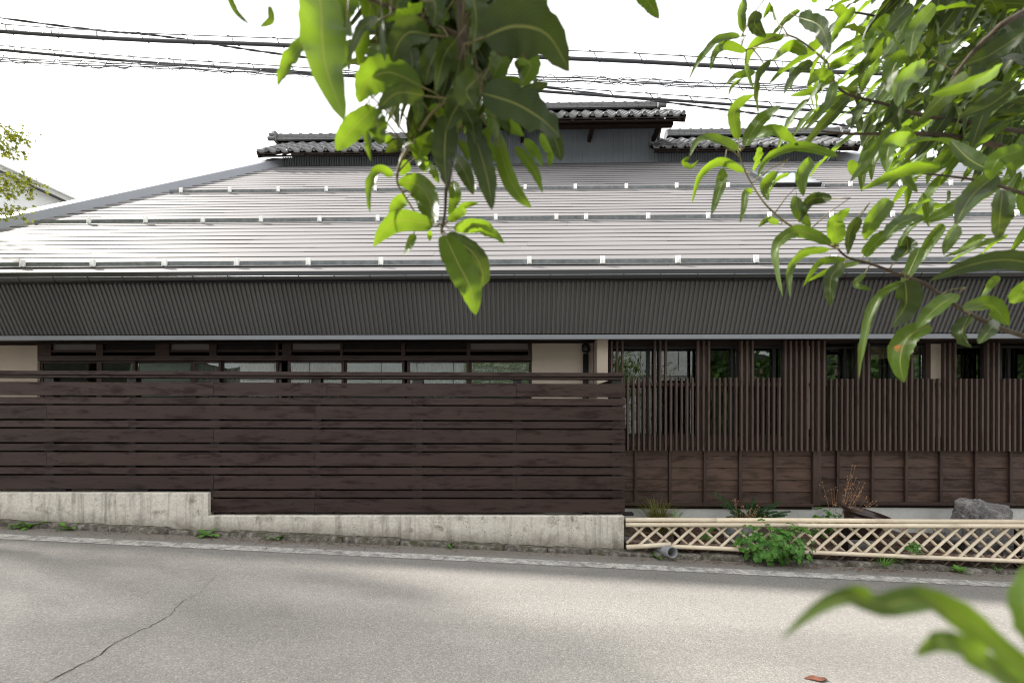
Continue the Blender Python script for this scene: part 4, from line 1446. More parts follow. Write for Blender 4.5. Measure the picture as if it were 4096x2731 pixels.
for m_, n__, mt in ((yw, 'foliage', 'conifer'), (stm, 'stem', 'herb')):
    m_.v = [tuple(Vector(q) - yr_.location) for q in m_.v]
    o = m_.build(n__, M[mt], yr_)
    if n__ == 'foliage': o["kind"] = "stuff"

def dry_weed(label, base, tips, r=0.0022):
    root = tag(empty('dry_weed', base), label, 'plant')
    bb = Vector(base)
    st, hd = MB(), MB()
    for (u, v, Y) in tips:
        e = P(u, v, Y) - bb
        m1 = e*0.45 + Vector((rg.uniform(-.03, .03), rg.uniform(-.02, .02), 0.04))
        st.tube([Vector((rg.uniform(-.02, .02), 0, 0)), m1, e], [r, r*0.8, r*0.4], 5)
        for q in range(3):
            s0 = m1.lerp(e, rg.uniform(0.2, 0.9)); s1_ = s0 + Vector((rg.uniform(-.05, .05), rg.uniform(-.03, .03), rg.uniform(0.01, .06)))
            st.tube([s0, s1_], [r*0.5, r*0.3], 4)
            hd.lathe([(0.0, -0.006), (0.006, -0.002), (0.008, 0.004), (0.003, 0.008), (0.0, 0.008)], s1_, 6)
        hd.lathe([(0.0, -0.006), (0.006, -0.002), (0.009, 0.004), (0.003, 0.009), (0.0, 0.009)], e, 6)
    st.build('stem', M['stalk'], root)
    hd.build('seed_head', M['stalk'], root)
b1 = P(3340, 2105, 6.0); b1.z = soil_z(b1.x, b1.y)
dry_weed('tall dry brown weed stalks with seed heads beside the pot', b1, [(3409,1862,6.0),(3420,1865,6.02),(3405,1902,6.0),(3424,1912,6.0),(3390,1917,5.98),(3437,1930,6.0),(3458,1932,6.0),(3452,1950,6.0),(3445,1965,5.97),(3465,1992,6.0),(3490,2005,6.0),(3505,2005,6.0),(3508,2020,6.0),(3335,1955,6.0),(3349,1960,6.0),(3325,1958,6.0),(3289,1928,6.0),(3480,2015,6.0),(3420,1980,6.0),(3440,1982,6.0)])
b2 = P(2960, 2100, 5.85); b2.z = soil_z(b2.x, b2.y)
dry_weed('low tangle of pale dried flower stalks in front of the dark shrub', b2, [(2940,1996,5.85),(2943,2003,5.85),(2975,2030,5.85),(3005,2034,5.85),(3030,2022,5.85),(3038,2028,5.85),(3025,2056,5.8),(3058,2066,5.8),(3063,2066,5.8),(3000,2068,5.8),(3085,2072,5.8),(2990,2040,5.85),(3110,2076,5.8),(2930,2070,5.8),(2965,2028,5.85)])

# ferns behind the fence
def fern(label, base, ends):
    b = MB()
    for e in ends: spray(b, base, e, 0.06, 22)
    o = b.build('fern', M['weed'])
    return tag(o, label, 'fern')
pf = P(2690, 2130, 5.75)
fern('green fern behind the broken bamboo rail', pf, [P(2650, 2105, 5.7), P(2668, 2140, 5.65), P(2730, 2050, 5.8), P(2760, 2072, 5.8), P(2720, 2110, 5.7), P(2700, 2042, 5.85)])
pf = P(2830, 2150, 5.7)
fern('small green fern behind the lattice canes below the shrub', pf, [P(2800, 2165, 5.6), P(2850, 2170, 5.6), P(2815, 2120, 5.7), P(2860, 2110, 5.72)])

# kerb weeds
def weed(label, u, v, n_, size):
    p = on_road(u, v); p.y = min(p.y, 5.285); p.z = zr(p.x)
    root = tag(empty('kerb_weed', p), label, 'weed', None)
    for i in range(n_):
        a = 2*pi*i/n_ + rg.uniform(-.4, .4)
        ln_ = 1.35*size*rg.uniform(0.7, 1.25)
        tilt = rg.uniform(0.25, 1.0)
        b = MB()
        ns = 7
        for k in range(ns):
            t = k/(ns-1)
            w = 0.20*ln_*sin(pi*min(1, t*0.92+0.04))**0.8
            zz = ln_*(sin(tilt)*t - 0.35*t*t)
            rr_ = ln_*cos(tilt)*t
            for s_ in (-1, 0, 1):
                b.v.append((rr_*cos(a) - s_*w*sin(a), rr_*sin(a) + s_*w*cos(a), zz + 0.008 + abs(s_)*w*0.25))
        b.f = [(3*k+j, 3*k+j+1, 3*k+j+4, 3*k+j+3) for k in range(ns-1) for j in range(2)]
        b.build('leaf', M['weed'], root, True)
weed('leftmost broad leaved green weed at the kerb foot', 88, 2106, 8, 0.09)
weed('spreading green weed second from the left along the kerb', 150, 2106, 11, 0.12)
weed('green weed at the kerb third from the left edge', 300, 2112, 9, 0.11)
weed('green weed with upright leaves below the step in the concrete wall', 848, 2140, 9, 0.12)
weed('small green weed at the kerb right of the wall step', 1112, 2154, 6, 0.075)
weed('tiny green weed at the kerb below the middle of the fence', 1802, 2190, 5, 0.06)
weed('small green weed beside the drain pipe mouth', 2625, 2228, 7, 0.08)
weed('red tinged seedling on the kerb at the right', 3838, 2290, 8, 0.10)

# fallen leaves
lit = MB()
def litter(b, p, s):
    a = rg.uniform(0, 6.28)
    m0 = len(b.v)
    for k in range(5):
        th_ = a + 2*pi*k/5
        rr_ = s*(1.0 if k % 2 == 0 else 0.55)
        b.v.append((p.x + cos(th_)*rr_, p.y + sin(th_)*rr_, p.z + rg.uniform(0.002, s*0.7)))
    b.f.append(tuple(range(m0, m0+5)))
for i in range(1500):
    xx = rg.choice([rg.uniform(1.5, 6.6), rg.gauss(4.7, 0.55), rg.gauss(2.6, 0.4)]); yy = rg.uniform(5.44, 6.2)
    litter(lit, Vector((xx, yy, soil_z(xx, yy) + rg.uniform(0, 0.05))), rg.uniform(0.015, 0.032))
tag(lit.build('leaf_litter', M['litter']), 'red brown fallen leaves covering the soil behind the bamboo', 'leaf litter', None, 'stuff')
lit2 = MB()
for i in range(1100):
    xx = rg.choice([rg.uniform(-6.2, 6.4), rg.gauss(-2.6, 0.8), rg.gauss(3.4, 0.9)]); yy = 5.27 - abs(rg.gauss(0, 0.10)) - 0.005
    litter(lit2, Vector((xx, yy, zr(xx) + 0.002)), rg.uniform(0.004, 0.014))
for i in range(110):
    xx = rg.uniform(-5, 5); yy = rg.uniform(2.4, 5.1)
    litter(lit2, Vector((xx, yy, zr(xx) + 0.003)), rg.uniform(0.003, 0.008))
tag(lit2.build('road_debris', M['litter']), 'bits of dry leaf and bark scattered along the kerb', 'debris', None, 'stuff')
# flattened brown leaf lying on the asphalt at the bottom
fl = MB()
pc_ = on_road(3262, 2715)
fl.v = [tuple(pc_ + Vector((0.06*cos(2*pi*k/14)*(1 + 0.25*sin(k*2.1)), 0.03*sin(2*pi*k/14)*(1+0.3*cos(k*1.7)), 0.006 + 0.004*sin(k*3)))) for k in range(14)]
fl.f = [tuple(range(14))]
tag(fl.build('fallen_leaf', M['litter']), 'single crushed brown leaf on the asphalt at the bottom edge', 'leaf')

# ================================================================== OVERHEAD CABLES
def wire_pts(pts, Y, ext=True, n_=40):
    """points given in the photograph, carried on beyond both sides of the frame"""
    q = [P(u, v, Y) for u, v in pts]
    if ext:
        a, b = q[0], q[1]
        q.insert(0, a + (a - b).normalized()*8.0 + Vector((0, 0, 0.25)))
        a, b = q[-1], q[-2]
        q.append(a + (a - b).normalized()*8.0 + Vector((0, 0, 0.5)))
    out = []
    m_ = len(q)
    for i in range(m_-1):
        p0, p1, p2, p3 = q[max(i-1, 0)], q[i], q[i+1], q[min(i+2, m_-1)]
        for k in range(n_//(m_-1) + 2):
            t = k/(n_//(m_-1) + 2)
            out.append(0.5*((2*p1) + (p2-p0)*t + (2*p0-5*p1+4*p2-p3)*t*t + (3*p1-p0-3*p2+p3)*t**3))
    out.append(q[-1])
    return out
def at_x(pts, x):
    for a, b in zip(pts[:-1], pts[1:]):
        if a.x <= x <= b.x:
            return a.lerp(b, (x-a.x)/(b.x-a.x + 1e-9))
    return None
def hung_cable(label, main, mess, Y, r, step, off):
    root = tag(empty('overhead_cable', P(2048, 200, Y)), label, 'cable')
    bb = Vector(root.location)
    A = wire_pts(main, Y); Bm = wire_pts(mess, Y)
    MB().tube([p - bb for p in A], r, 8).build('cable', M['cable'], root, True)
    MB().tube([p - bb for p in Bm], 0.0043, 5).build('messenger_wire', M['cable'], root)
    x = -6.2 + off
    while x < 6.2:
        a, b = at_x(Bm, x), at_x(A, x + 0.03)
        if a and b:
            h = MB()
            pts = [a + Vector((-0.05, 0, 0.012)), a, b + Vector((-0.005, -r*1.1, r*0.5)), b + Vector((0.02, -r*0.8, -r*0.9)), b + Vector((0.04, r*0.6, -r*1.05)), b + Vector((0.055, r*1.1, 0))]
            h.tube([p - bb for p in pts], 0.0052, 4)
            h.tube([a - bb + Vector((0.09, 0, 0)), a - bb + Vector((0.085, 0, -0.05)), b - bb + Vector((0.05, 0, r))], 0.003, 4)
            h.build('hanger', M['cable'], root)
        x += step
    return root
YC1 = 4.9
hung_cable('thick topmost overhead cable on hooks crossing the sky', [(0,126),(1190,184),(2400,240),(4096,303)], [(0,97),(1180,157),(2400,208),(4096,268)], YC1, 0.0185, 0.487, 0.25)
hung_cable('thinner lower overhead cable on hooks passing over the tiled ridge', [(0,200),(1300,297),(2600,396),(4096,472)], [(0,183),(1300,277),(2600,375),(4096,450)], YC1+0.25, 0.0135, 0.45, 0.1)
# twisted wire
tw = tag(empty('overhead_cable', P(2048, 330, YC1+0.5)), 'thin twisted wire slanting down across the other cables', 'cable')
bb = Vector(tw.location)
A = wire_pts([(0,72),(650,146),(1170,224),(2640,407),(3170,474),(3427,509),(4096,590)], YC1+0.5, True, 240)
for ph in (0, pi):
    MB().tube([p - bb + Vector((0, 0.006*cos(i*0.9+ph), 0.006*sin(i*0.9+ph))) for i, p in enumerate(A)], 0.0068, 5).build('strand', M['cable'], tw)
# bundle held in a spiral
bn = tag(empty('overhead_cable', P(2048, 310, YC1+0.1)), 'bundle of thin wires wrapped in an open wire spiral', 'cable')
bb = Vector(bn.location)
A = wire_pts([(0,236),(600,262),(1180,292),(1700,300),(2400,322),(2600,330),(3500,366),(4096,388)], YC1+0.1, True, 200)
for k, (oz, amp, fr) in enumerate(((0.024, 0.004, 0.5), (0.010, 0.012, 0.33), (-0.012, 0.010, 0.41), (-0.024, 0.003, 0.7))):
    MB().tube([p - bb + Vector((0, 0.012*cos(i*fr+k), oz + amp*sin(i*fr + k*2))) for i, p in enumerate(A)], 0.0049, 5).build('wire', M['cable'], bn)
dl = []
tot = 0.0
for a, b in zip(A[:-1], A[1:]):
    L_ = (b-a).length
    for q in range(max(1, int(L_/0.02))):
        s_ = tot + L_*q/max(1, int(L_/0.02))
        dl.append(a.lerp(b, q/max(1, int(L_/0.02))) - bb + Vector((0, 0.034*cos(2*pi*s_/0.285), 0.036*sin(2*pi*s_/0.285))))
    tot += L_
MB().tube(dl, 0.0033, 4).build('spiral_wrap', M['cable'], bn)

# ================================================================== NEIGHBOUR HOUSE (left, far)
nh = tag(empty('neighbour_house', (-14, 20, 0)), 'white gabled house behind the left end of the metal roof', 'house')
YN = 15.0
e0, e1 = P(-900, 240, YN), P(300, 793, YN)
sl_ = (e1.z - e0.z)/(e1.x - e0.x)
def gz(x): return e1.z + sl_*(x - e1.x)
loc = Vector(nh.location)
xw = e1.x - 0.35
wl = MB()
xp_ = e0.x
wl.add([Vector(p) - loc for p in [(xw, YN+0.4, 0), (xw, YN+0.4, gz(xw)-0.28), (xp_, YN+0.4, gz(xp_)-0.28), (2*xp_-xw, YN+0.4, gz(xw)-0.28), (2*xp_-xw, YN+0.4, 0),
        (xw, YN+9, 0), (xw, YN+9, gz(xw)-0.28), (xp_, YN+9, gz(xp_)-0.28), (2*xp_-xw, YN+9, gz(xw)-0.28), (2*xp_-xw, YN+9, 0)]],
       [(4,3,2,1,0), (5,6,7,8,9), (0,1,6,5), (1,2,7,6), (2,3,8,7), (3,4,9,8)])
wl.build('wall', M['whitewall'], nh)
def raked(dz0, dz1, y0, y1, name, mat):
    for sg in (1, -1):
        b = MB()
        xa_, xb_ = xp_, xp_ + (e1.x - xp_)*sg
        za_, zb2 = gz(xp_), gz(e1.x)
        b.add([Vector(p) - loc for p in [(xa_, y0, za_+dz0), (xb_, y0, zb2+dz0), (xb_, y0, zb2+dz1), (xa_, y0, za_+dz1), (xa_, y1, za_+dz0), (xb_, y1, zb2+dz0), (xb_, y1, zb2+dz1), (xa_, y1, za_+dz1)]],
              [(0,1,2,3), (7,6,5,4), (0,4,5,1), (1,5,6,2), (2,6,7,3), (3,7,4,0)])
        b.build(name, M[mat], nh)
M['greige'] = m_plain('pale_verge_board', (0.46, 0.46, 0.44), 0.5, 0.4, var=0.05)
raked(-0.05, 0.0, YN-0.04, YN+9.3, 'roof', 'greige')
raked(-0.21, -0.052, YN, YN+0.06, 'verge_board', 'greige')
raked(-0.26, -0.212, YN+0.05, YN+0.5, 'soffit', 'black')

# ================================================================== LEAVES AND TREES
def leaf_surface(b, uvs, pts, width, face, fold=0.25, wave=0.0, ns=12, ph=0.0, twist=0.0):
    """peach leaf: long blade along pts, folded along its midrib, edges waved"""
    pts = [Vector(p) for p in pts]
    m_ = len(pts)
    cl = []
    for i in range(ns+1):
        s_ = i/ns*(m_-1)
        k = min(int(s_), m_-2); t = s_ - k
        p0, p1, p2, p3 = pts[max(k-1, 0)], pts[k], pts[k+1], pts[min(k+2, m_-1)]
        cl.append(0.5*((2*p1) + (p2-p0)*t + (2*p0-5*p1+4*p2-p3)*t*t + (3*p1-p0-3*p2+p3)*t**3))
    L_ = sum((a-c).length for a, c in zip(cl[:-1], cl[1:]))
    m0 = len(b.v)
    cols = (-1, -0.55, 0, 0.55, 1)
    for i, c in enumerate(cl):
        t = i/ns
        tg = (cl[min(i+1, ns)] - cl[max(i-1, 0)]).normalized()
        sd = tg.cross(face)
        if sd.length < 1e-4: sd = tg.cross(Vector((0.3, 0.2, 1)))
        sd.normalize()
        sd = Matrix.Rotation(twist*(t - 0.3), 3, tg) @ sd
        nr = sd.cross(tg).normalized()
        w = 0.5*width*(max(t, 0.004)**0.52)*(max(1 - t, 0.0)**0.82)*2.42*(1 - 0.25*max(0.0, (t - 0.72)/0.28)**1.5)
        if i == 0: w = width*0.02
        if i == ns: w = width*0.004
        for j, s_ in enumerate(cols):
            wz = wave*width*(sin(t*19 + ph + (1.7 if s_ > 0 else 0)) + 0.6*sin(t*37 + 2*ph - (2.1 if s_ > 0 else 0)))*abs(s_)**1.5*sin(pi*t)
            ws = w*(1 + (0.05*sin(t*61 + ph*3 + s_) if abs(s_) == 1 else 0))
            b.v.append(tuple(c + sd*ws*s_*cos(fold*abs(s_)) + nr*(w*abs(s_)*sin(fold) + wz)))
            uvs.append(((s_+1)/2, t))
    b.f += [(m0+5*i+j, m0+5*i+j+1, m0+5*i+j+6, m0+5*i+j+5) for i in range(ns) for j in range(4)]

def finish_leaf(b, uvs, name, mat, parent):
    o = b.build(name, mat, parent, True)
    me = o.data
    ul_ = me.uv_layers.new(name="UVMap")
    idx = [0]*len(me.loops)
    me.loops.foreach_get("vertex_index", idx)
    flat = []
    for k in idx: flat += uvs[k]
    ul_.data.foreach_set("uv", flat)
    return o

TRUNK = Vector((2.75, 0.75, zr(2.75)))
peach = tag(empty('peach_tree', TRUNK), 'peach tree with long curved leaves hanging into the view at top and right', 'tree')
TO = Vector(TRUNK)
rl = random.Random(4)
NLEAF = [0]
# leaves that stand dark: their shade is put into a second leaf material
SHADED = {(1821,629),(1790,470),(1885,500),(1513,82),(1717,140),(1696,384),(1935,150),(1885,-40),(1926,372),(1852,395),(1824,160),(1893,225),(1905,320),(1975,476),(1700,-30),(2000,-40),
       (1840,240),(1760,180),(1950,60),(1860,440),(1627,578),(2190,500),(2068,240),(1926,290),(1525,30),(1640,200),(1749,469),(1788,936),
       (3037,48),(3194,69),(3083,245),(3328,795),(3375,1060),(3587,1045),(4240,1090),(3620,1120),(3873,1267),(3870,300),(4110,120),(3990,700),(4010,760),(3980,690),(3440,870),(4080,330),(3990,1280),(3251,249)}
STALK = []
def hero(px, wpx, Y, dy=0.0, roll=0.0, fold=None, wave=None, up=None):
    """leaf from base to tip through photo points at real distance Y (metres)"""
    m_ = len(px)
    pts = []
    bow = rl.uniform(-0.12, 0.12)*Y*0.25
    for i, (u, v) in enumerate(px):
        t = i/(m_-1)
        pts.append(P(u, v, Y + dy*t + bow*sin(pi*t)) - TO)
    c = (pts[0] + pts[-1])/2 + TO
    face = (Vector((0, 0, HC)) - c).normalized()
    tg = (pts[-1] - pts[0]).normalized()
    q = Matrix.Rotation(radians(roll + rl.uniform(-22, 22)), 3, tg)
    face = q @ face
    if up is not None: face = Vector(up).normalized()
    b, uvs = MB(), []
    leaf_surface(b, uvs, pts, wpx*Y/F*1.06, face, rl.uniform(0.08, 0.55) if fold is None else fold, rl.uniform(0.03, 0.11) if wave is None else wave, 20, rl.uniform(0, 6), rl.gauss(0, 0.55))
    STALK.append((pts[0] + TO, (pts[0]-pts[1]).normalized()))
    finish_leaf(b, uvs, 'leaf', M['peach_shaded' if px[0] in SHADED else 'peach'], peach)
    NLEAF[0] += 1

# hanging branch in the middle (distance about 0.6 m)
for px, w, Y, dy, roll in [
    ([(1733,902),(1610,880),(1540,915),(1492,987)], 78, .66, -.03, 10), ([(1814,913),(1908,900),(1975,930),(2020,973)], 62, .67, .02, 15),
    ([(1779,941),(1830,1050),(1880,1150),(1903,1260)], 112, .64, -.02, 0), ([(1788,936),(1890,1010),(1930,1090),(1926,1152)], 78, .68, .02, 10),
    ([(1738,895),(1712,790),(1660,735),(1589,732)], 105, .66, .03, 0), ([(1573,698),(1510,692),(1482,770),(1481,854)], 50, .66, 0, 20),
    ([(1793,877),(1850,825),(1915,812)], 30, .70, .03, 20), ([(1793,885),(1840,850),(1867,845)], 38, .69, .02, 0),
    ([(1821,629),(1860,690),(1894,780)], 58, .62, 0, 10), ([(1790,470),(1778,600),(1784,745)], 98, .56, .02, 0),
    ([(1885,500),(1930,640),(1955,740),(1968,840)], 90, .57, .02, 5), ([(1990,532),(2025,680),(2070,770),(2126,831)], 64, .60, 0, 0),
    ([(2060,588),(2115,650),(2150,710),(2170,773)], 38, .64, .02, 10), ([(2096,560),(2140,610),(2170,670)], 40, .64, 0, 10),
    ([(2160,537),(2206,610),(2197,670)], 44, .62, 0, 20), ([(2190,500),(2225,570),(2245,643)], 60, .60, 0, 0),
    ([(1623,794),(1590,820),(1557,890)], 52, .70, 0, 10), ([(1655,936),(1640,980),(1616,1021)], 36, .70, 0, 40),
    ([(1715,923),(1718,940),(1717,965)], 22, .70, 0, 0), ([(1770,941),(1772,965),(1774,989)], 11, .68, 0, 0),
    ([(1812,725),(1820,790),(1793,858)], 48, .68, 0, 10), ([(1637,652),(1618,670),(1600,702)], 44, .68, 0, 0),
    ([(1655,629),(1690,650),(1701,689)], 50, .68, 0, 0), ([(1701,638),(1735,680),(1756,734)], 42, .68, 0, 30),
    ([(1270,-70),(1285,60),(1300,250),(1378,486)], 168, .50, -.03, 0), ([(1235,155),(1180,215),(1140,280),(1111,347)], 58, .52, 0, 20),
    ([(1390,-60),(1385,60),(1411,140)], 105, .52, 0, 0), ([(1382,176),(1375,260),(1362,327)], 36, .52, 0, 20),
    ([(1513,82),(1445,115),(1390,249)], 42, .50, 0, 30), ([(1488,-45),(1480,30),(1472,110)], 120, .55, 0, 0),
    ([(1472,122),(1425,200),(1443,278)], 72, .55, 0, 0), ([(1510,180),(1520,230),(1562,265)], 84, .56, 0, 0),
    ([(1525,30),(1530,140),(1541,248)], 30, .50, 0, 60), ([(1690,10),(1620,40),(1537,84)], 78, .50, 0, -50),
    ([(1717,140),(1640,130),(1590,180),(1570,250)], 100, .50, 0, 0), ([(1692,350),(1560,290),(1470,330),(1435,412)], 120, .54, .02, 0),
    ([(1696,384),(1590,372),(1513,440)], 78, .51, 0, -25), ([(1500,429),(1435,490),(1380,550),(1345,602)], 80, .56, 0, 0),
    ([(1488,441),(1512,510),(1521,582)], 82, .57, 0, 0), ([(1472,490),(1476,570),(1484,645)], 36, .58, 0, 20),
    ([(1664,400),(1675,440),(1668,496)], 46, .56, 0, 0), ([(1749,469),(1690,495),(1631,562)], 72, .58, 0, 0),
    ([(1725,522),(1690,570),(1672,645)], 110, .60, 0, 0), ([(1627,578),(1585,585),(1541,610)], 46, .58, 0, 0),
    ([(1541,545),(1555,565),(1562,585)], 40, .6, 0, 0), ([(1935,150),(2060,105),(2190,140),(2278,287)], 195, .48, .03, -10),
    ([(1885,-40),(1905,80),(1889,208)], 112, .48, 0, -20), ([(1926,372),(2060,415),(2170,480),(2240,550)], 150, .50, .02, -10),
    ([(1852,395),(1815,449),(1783,525)], 96, .50, 0, 0), ([(1824,160),(1775,229),(1742,370)], 92, .50, 0, -20),
    ([(1790,40),(1765,80),(1762,140)], 62, .56, 0, 0), ([(1815,5),(1826,40),(1828,90)], 34, .56, 0, 0),
    ([(2007,229),(1983,286),(1946,362)], 96, .55, 0, 0), ([(2075,225),(2122,265),(2081,350)], 82, .56, 0, 0),
    ([(2000,354),(2045,335),(2085,325)], 56, .57, 0, 0), ([(2068,240),(2085,285),(2089,330)], 40, .52, 0, 60),
    ([(1893,225),(1885,255),(1869,290)], 62, .50, 0, -30), ([(1926,290),(1945,325),(1950,362)], 60, .54, 0, 0),
    ([(1991,455),(2040,495),(2097,545)], 62, .57, 0, 0), ([(1975,476),(1990,540),(1991,598)], 36, .52, 0, 40),
    ([(1926,525),(1950,590),(1987,645)], 90, .58, 0, 0), ([(2105,575),(2135,600),(2165,645)], 42, .58, 0, 0),
    ([(1836,565),(1860,600),(1875,645)], 36, .60, 0, 0), ([(1905,320),(1865,365),(1901,432)], 112, .49, 0, -20),
    ([(1700,-30),(1740,20),(1735,110)], 90, .52, 0, -30), ([(2000,-40),(2060,20),(2110,60)], 130, .50, 0, -10),
    ([(1600,-50),(1590,20),(1560,80)], 90, .55, 0, 0), ([(1840,240),(1820,320),(1770,400)], 80, .52, 0, -20), ([(1760,180),(1720,260),(1700,340)], 90, .54, 0, -10),
    ([(1950,60),(1990,110),(2010,190)], 110, .52, 0, -20), ([(1640,200),(1650,270),(1620,330)], 80, .57, 0, 0),
    ([(1860,440),(1890,500),(1900,580)], 80, .55, 0, -10), ([(1760,420),(1740,480),(1745,560)], 70, .57, 0, 0), ([(1960,420),(1980,470),(1960,540)], 70, .58, 0, 0),
    ([(900,-45),(945,45),(1000,97)], 26, .55, 0, 10), ([(1078,25),(1084,80),(1040,108)], 24, .55, 0, 10),
    ([(2150,-35),(2172,0),(2184,34)], 36, .5, 0, 0), ([(2530,-50),(2590,5),(2637,76)], 52, .6, 0, 20)]:
    hero(px, w, Y, dy, roll)
# leaves of the right-hand branches that read singly (about 1 m away)
for px, w, Y in [
    ([(2972,130),(2962,60),(2972,10),(2964,-50)], 46, .95), ([(2960,146),(2880,158),(2810,225),(2754,322)], 42, .92), ([(2983,207),(2905,182),(2860,215),(2842,284)], 36, .94),
    ([(3136,149),(3030,165),(2985,250),(3014,362)], 48, .93), ([(3037,48),(3018,95),(3064,150)], 58, .92), ([(3106,77),(3083,20),(3052,77)], 40, .97),
    ([(3194,69),(3280,105),(3320,216)], 68, .88), ([(3228,216),(3159,184),(3088,245)], 46, .95), ([(3251,249),(3190,300),(3136,378)], 60, .92),
    ([(3083,245),(3030,300),(3022,380),(3033,460)], 42, .9), ([(3021,291),(2950,303),(2903,341)], 32, .97), ([(2964,318),(2930,345),(2914,383)], 16, .98),
    ([(2953,559),(2935,460),(2960,410),(3018,380)], 52, .9), ([(2979,586),(3035,490),(3125,424)], 62, .88), ([(3025,548),(3100,525),(3194,583)], 54, .92),
    ([(2953,600),(2880,565),(2800,560),(2758,628)], 52, .88), ([(2758,628),(2735,650),(2765,668),(2795,640)], 22, .88), ([(3331,325),(3275,300),(3228,346)], 50, .92),
    ([(3325,330),(3255,364),(3159,384)], 34, .96), ([(3335,329),(3315,413),(3217,526)], 46, .9), ([(3320,268),(3375,245),(3430,220)], 40, .95),
    ([(2976,688),(2880,645),(2800,700),(2765,818)], 40, .88), ([(2895,672),(2884,740),(2845,862)], 50, .87), ([(3037,588),(3026,640),(3012,690)], 46, .95),
    ([(3351,626),(3200,590),(3080,630),(3025,716)], 48, .88), ([(3247,638),(3206,700),(3213,785)], 60, .88), ([(3106,688),(3058,740),(3073,804)], 46, .92),
    ([(3155,695),(3105,718),(3067,785)], 20, .93), ([(3010,768),(2985,770),(2975,830),(2960,892)], 30, .92), ([(3113,894),(3070,880),(3033,908)], 28, .92),
    ([(3328,795),(3240,800),(3194,892)], 56, .86), ([(3186,787),(3190,840),(3243,906)], 58, .9), ([(3326,973),(3190,925),(3105,1000),(3132,1190)], 58, .84),
    ([(3318,998),(3220,1005),(3160,1070),(3160,1192)], 46, .84), ([(3351,975),(3340,890),(3400,835)], 76, .85), ([(3375,1060),(3325,1110),(3322,1228)], 60, .86),
    ([(3383,1039),(3280,1050),(3212,1148)], 30, .88), ([(3440,1050),(3330,1075),(3220,1130)], 26, .88), ([(3457,1022),(3522,955),(3600,905)], 62, .86),
    ([(3587,1045),(3630,1000),(3625,945)], 86, .82), ([(3612,1128),(3510,1200),(3460,1350),(3436,1514)], 50, .82), ([(3620,1120),(3622,1218),(3563,1310)], 112, .82),
    ([(3824,1177),(3740,1235),(3661,1318)], 76, .78), ([(3718,1300),(3630,1350),(3600,1440),(3616,1530)], 108, .8), ([(3873,1267),(3850,1330),(3889,1390)], 72, .8),
    ([(4240,1090),(4050,1040),(3880,1060),(3718,1122)], 92, .66), ([(3856,1243),(3963,1222),(4036,1302)], 82, .74), ([(3995,1104),(3960,1140),(3922,1196)], 36, .8),
    ([(4150,1120),(4090,1160),(4060,1214)], 92, .7), ([(3990,1280),(3950,1330),(3914,1375)], 52, .78), ([(3457,1096),(3425,1137),(3489,1161)], 28, .86),
    ([(3930,957),(3850,1000),(3775,1028)], 20, .9), ([(3870,300),(3760,400),(3680,480)], 80, .7), ([(4110,120),(3960,220),(3860,260)], 90, .62), ([(4000,270),(3880,330),(3720,380)], 70, .68),
    ([(3640,550),(3560,580),(3545,690)], 66, .82), ([(3560,510),(3470,640),(3400,730)], 44, .84), ([(3760,670),(3620,680),(3440,760)], 60, .8), ([(3600,650),(3620,720),(3670,770)], 50, .85),
    ([(3900,760),(3800,840),(3690,890)], 60, .8), ([(3990,700),(3890,780),(3820,900)], 95, .72), ([(4010,760),(4000,860),(3990,960)], 90, .74), ([(3830,900),(3800,960),(3775,1020)], 56, .82),
    ([(4090,600),(3990,640),(3960,720)], 80, .68), ([(3980,690),(3880,640),(3800,560)], 80, .72), ([(3440,870),(3400,930),(3390,1020)], 60, .84), ([(3560,800),(3490,880),(3460,960)], 80, .82),
    ([(3680,860),(3590,900),(3540,960)], 70, .84), ([(3400,640),(3430,690),(3500,660)], 40, .9), ([(3740,20),(3660,120),(3640,230)], 70, .8), ([(3560,60),(3500,130),(3460,220)], 60, .85),
    ([(3420,30),(3350,110),(3320,180)], 50, .9), ([(3620,200),(3570,280),(3560,380)], 66, .84), ([(3700,260),(3610,330),(3590,430)], 84, .8), ([(4080,330),(3960,420),(3830,470)], 90, .66),
    ([(3520,240),(3470,300),(3440,380)], 44, .9), ([(3480,180),(3420,200),(3380,240)], 36, .95)]:
    hero(px, w*0.86, Y, rl.uniform(-.05, .05), rl.uniform(-35, 35))
# two blurred leaves close to the lens at bottom right
hero([(4300,2830),(4096,2670),(3917,2520),(3700,2400),(3530,2420),(3400,2388),(3260,2440),(3124,2556)], 104, .165, -.006, 0, .3, .18, (-0.25, -0.85, 0.42))
hero([(4280,2900),(4069,2740),(3917,2632),(3790,2566),(3720,2580),(3663,2622)], 98, .155, 0, 0, .3, .16, (-0.2, -0.85, 0.45))
hero([(4180,2250),(4110,2420),(4130,2600)], 110, .165, 0, 10)

# branches
def branch(px, r0, r1, mat='bark', name='branch', start=None):
    q = [P(u, v, Y) - TO for u, v, Y in px]
    if start is not None: q.insert(0, Vector(start) - TO)
    out, m_ = [], len(q)
    for i in range(m_-1):
        p0, p1, p2, p3 = q[max(i-1, 0)], q[i], q[i+1], q[min(i+2, m_-1)]
        for k in range(5):
            t = k/5
            out.append(0.5*((2*p1) + (p2-p0)*t + (2*p0-5*p1+4*p2-p3)*t*t + (3*p1-p0-3*p2+p3)*t**3))
    out.append(q[-1])
    n_ = len(out)
    MB().tube(out, [r0 + (r1-r0)*(i/(n_-1))**0.7 for i in range(n_)], 7).build(name, M[mat], peach, True)
    return [p + TO for p in out]
C1 = TRUNK + Vector((-0.05, 0.05, 1.5)); C2 = TRUNK + Vector((-0.1, 0.0, 2.1))
MB().tube([Vector((0, 0, -0.05)), Vector((-0.02, 0.02, 0.7)), C1 - TO, C2 - TO, Vector((-0.05, -0.1, 2.9))], [0.085, 0.07, 0.055, 0.04, 0.02], 12).build('trunk', M['bark'], peach, True)
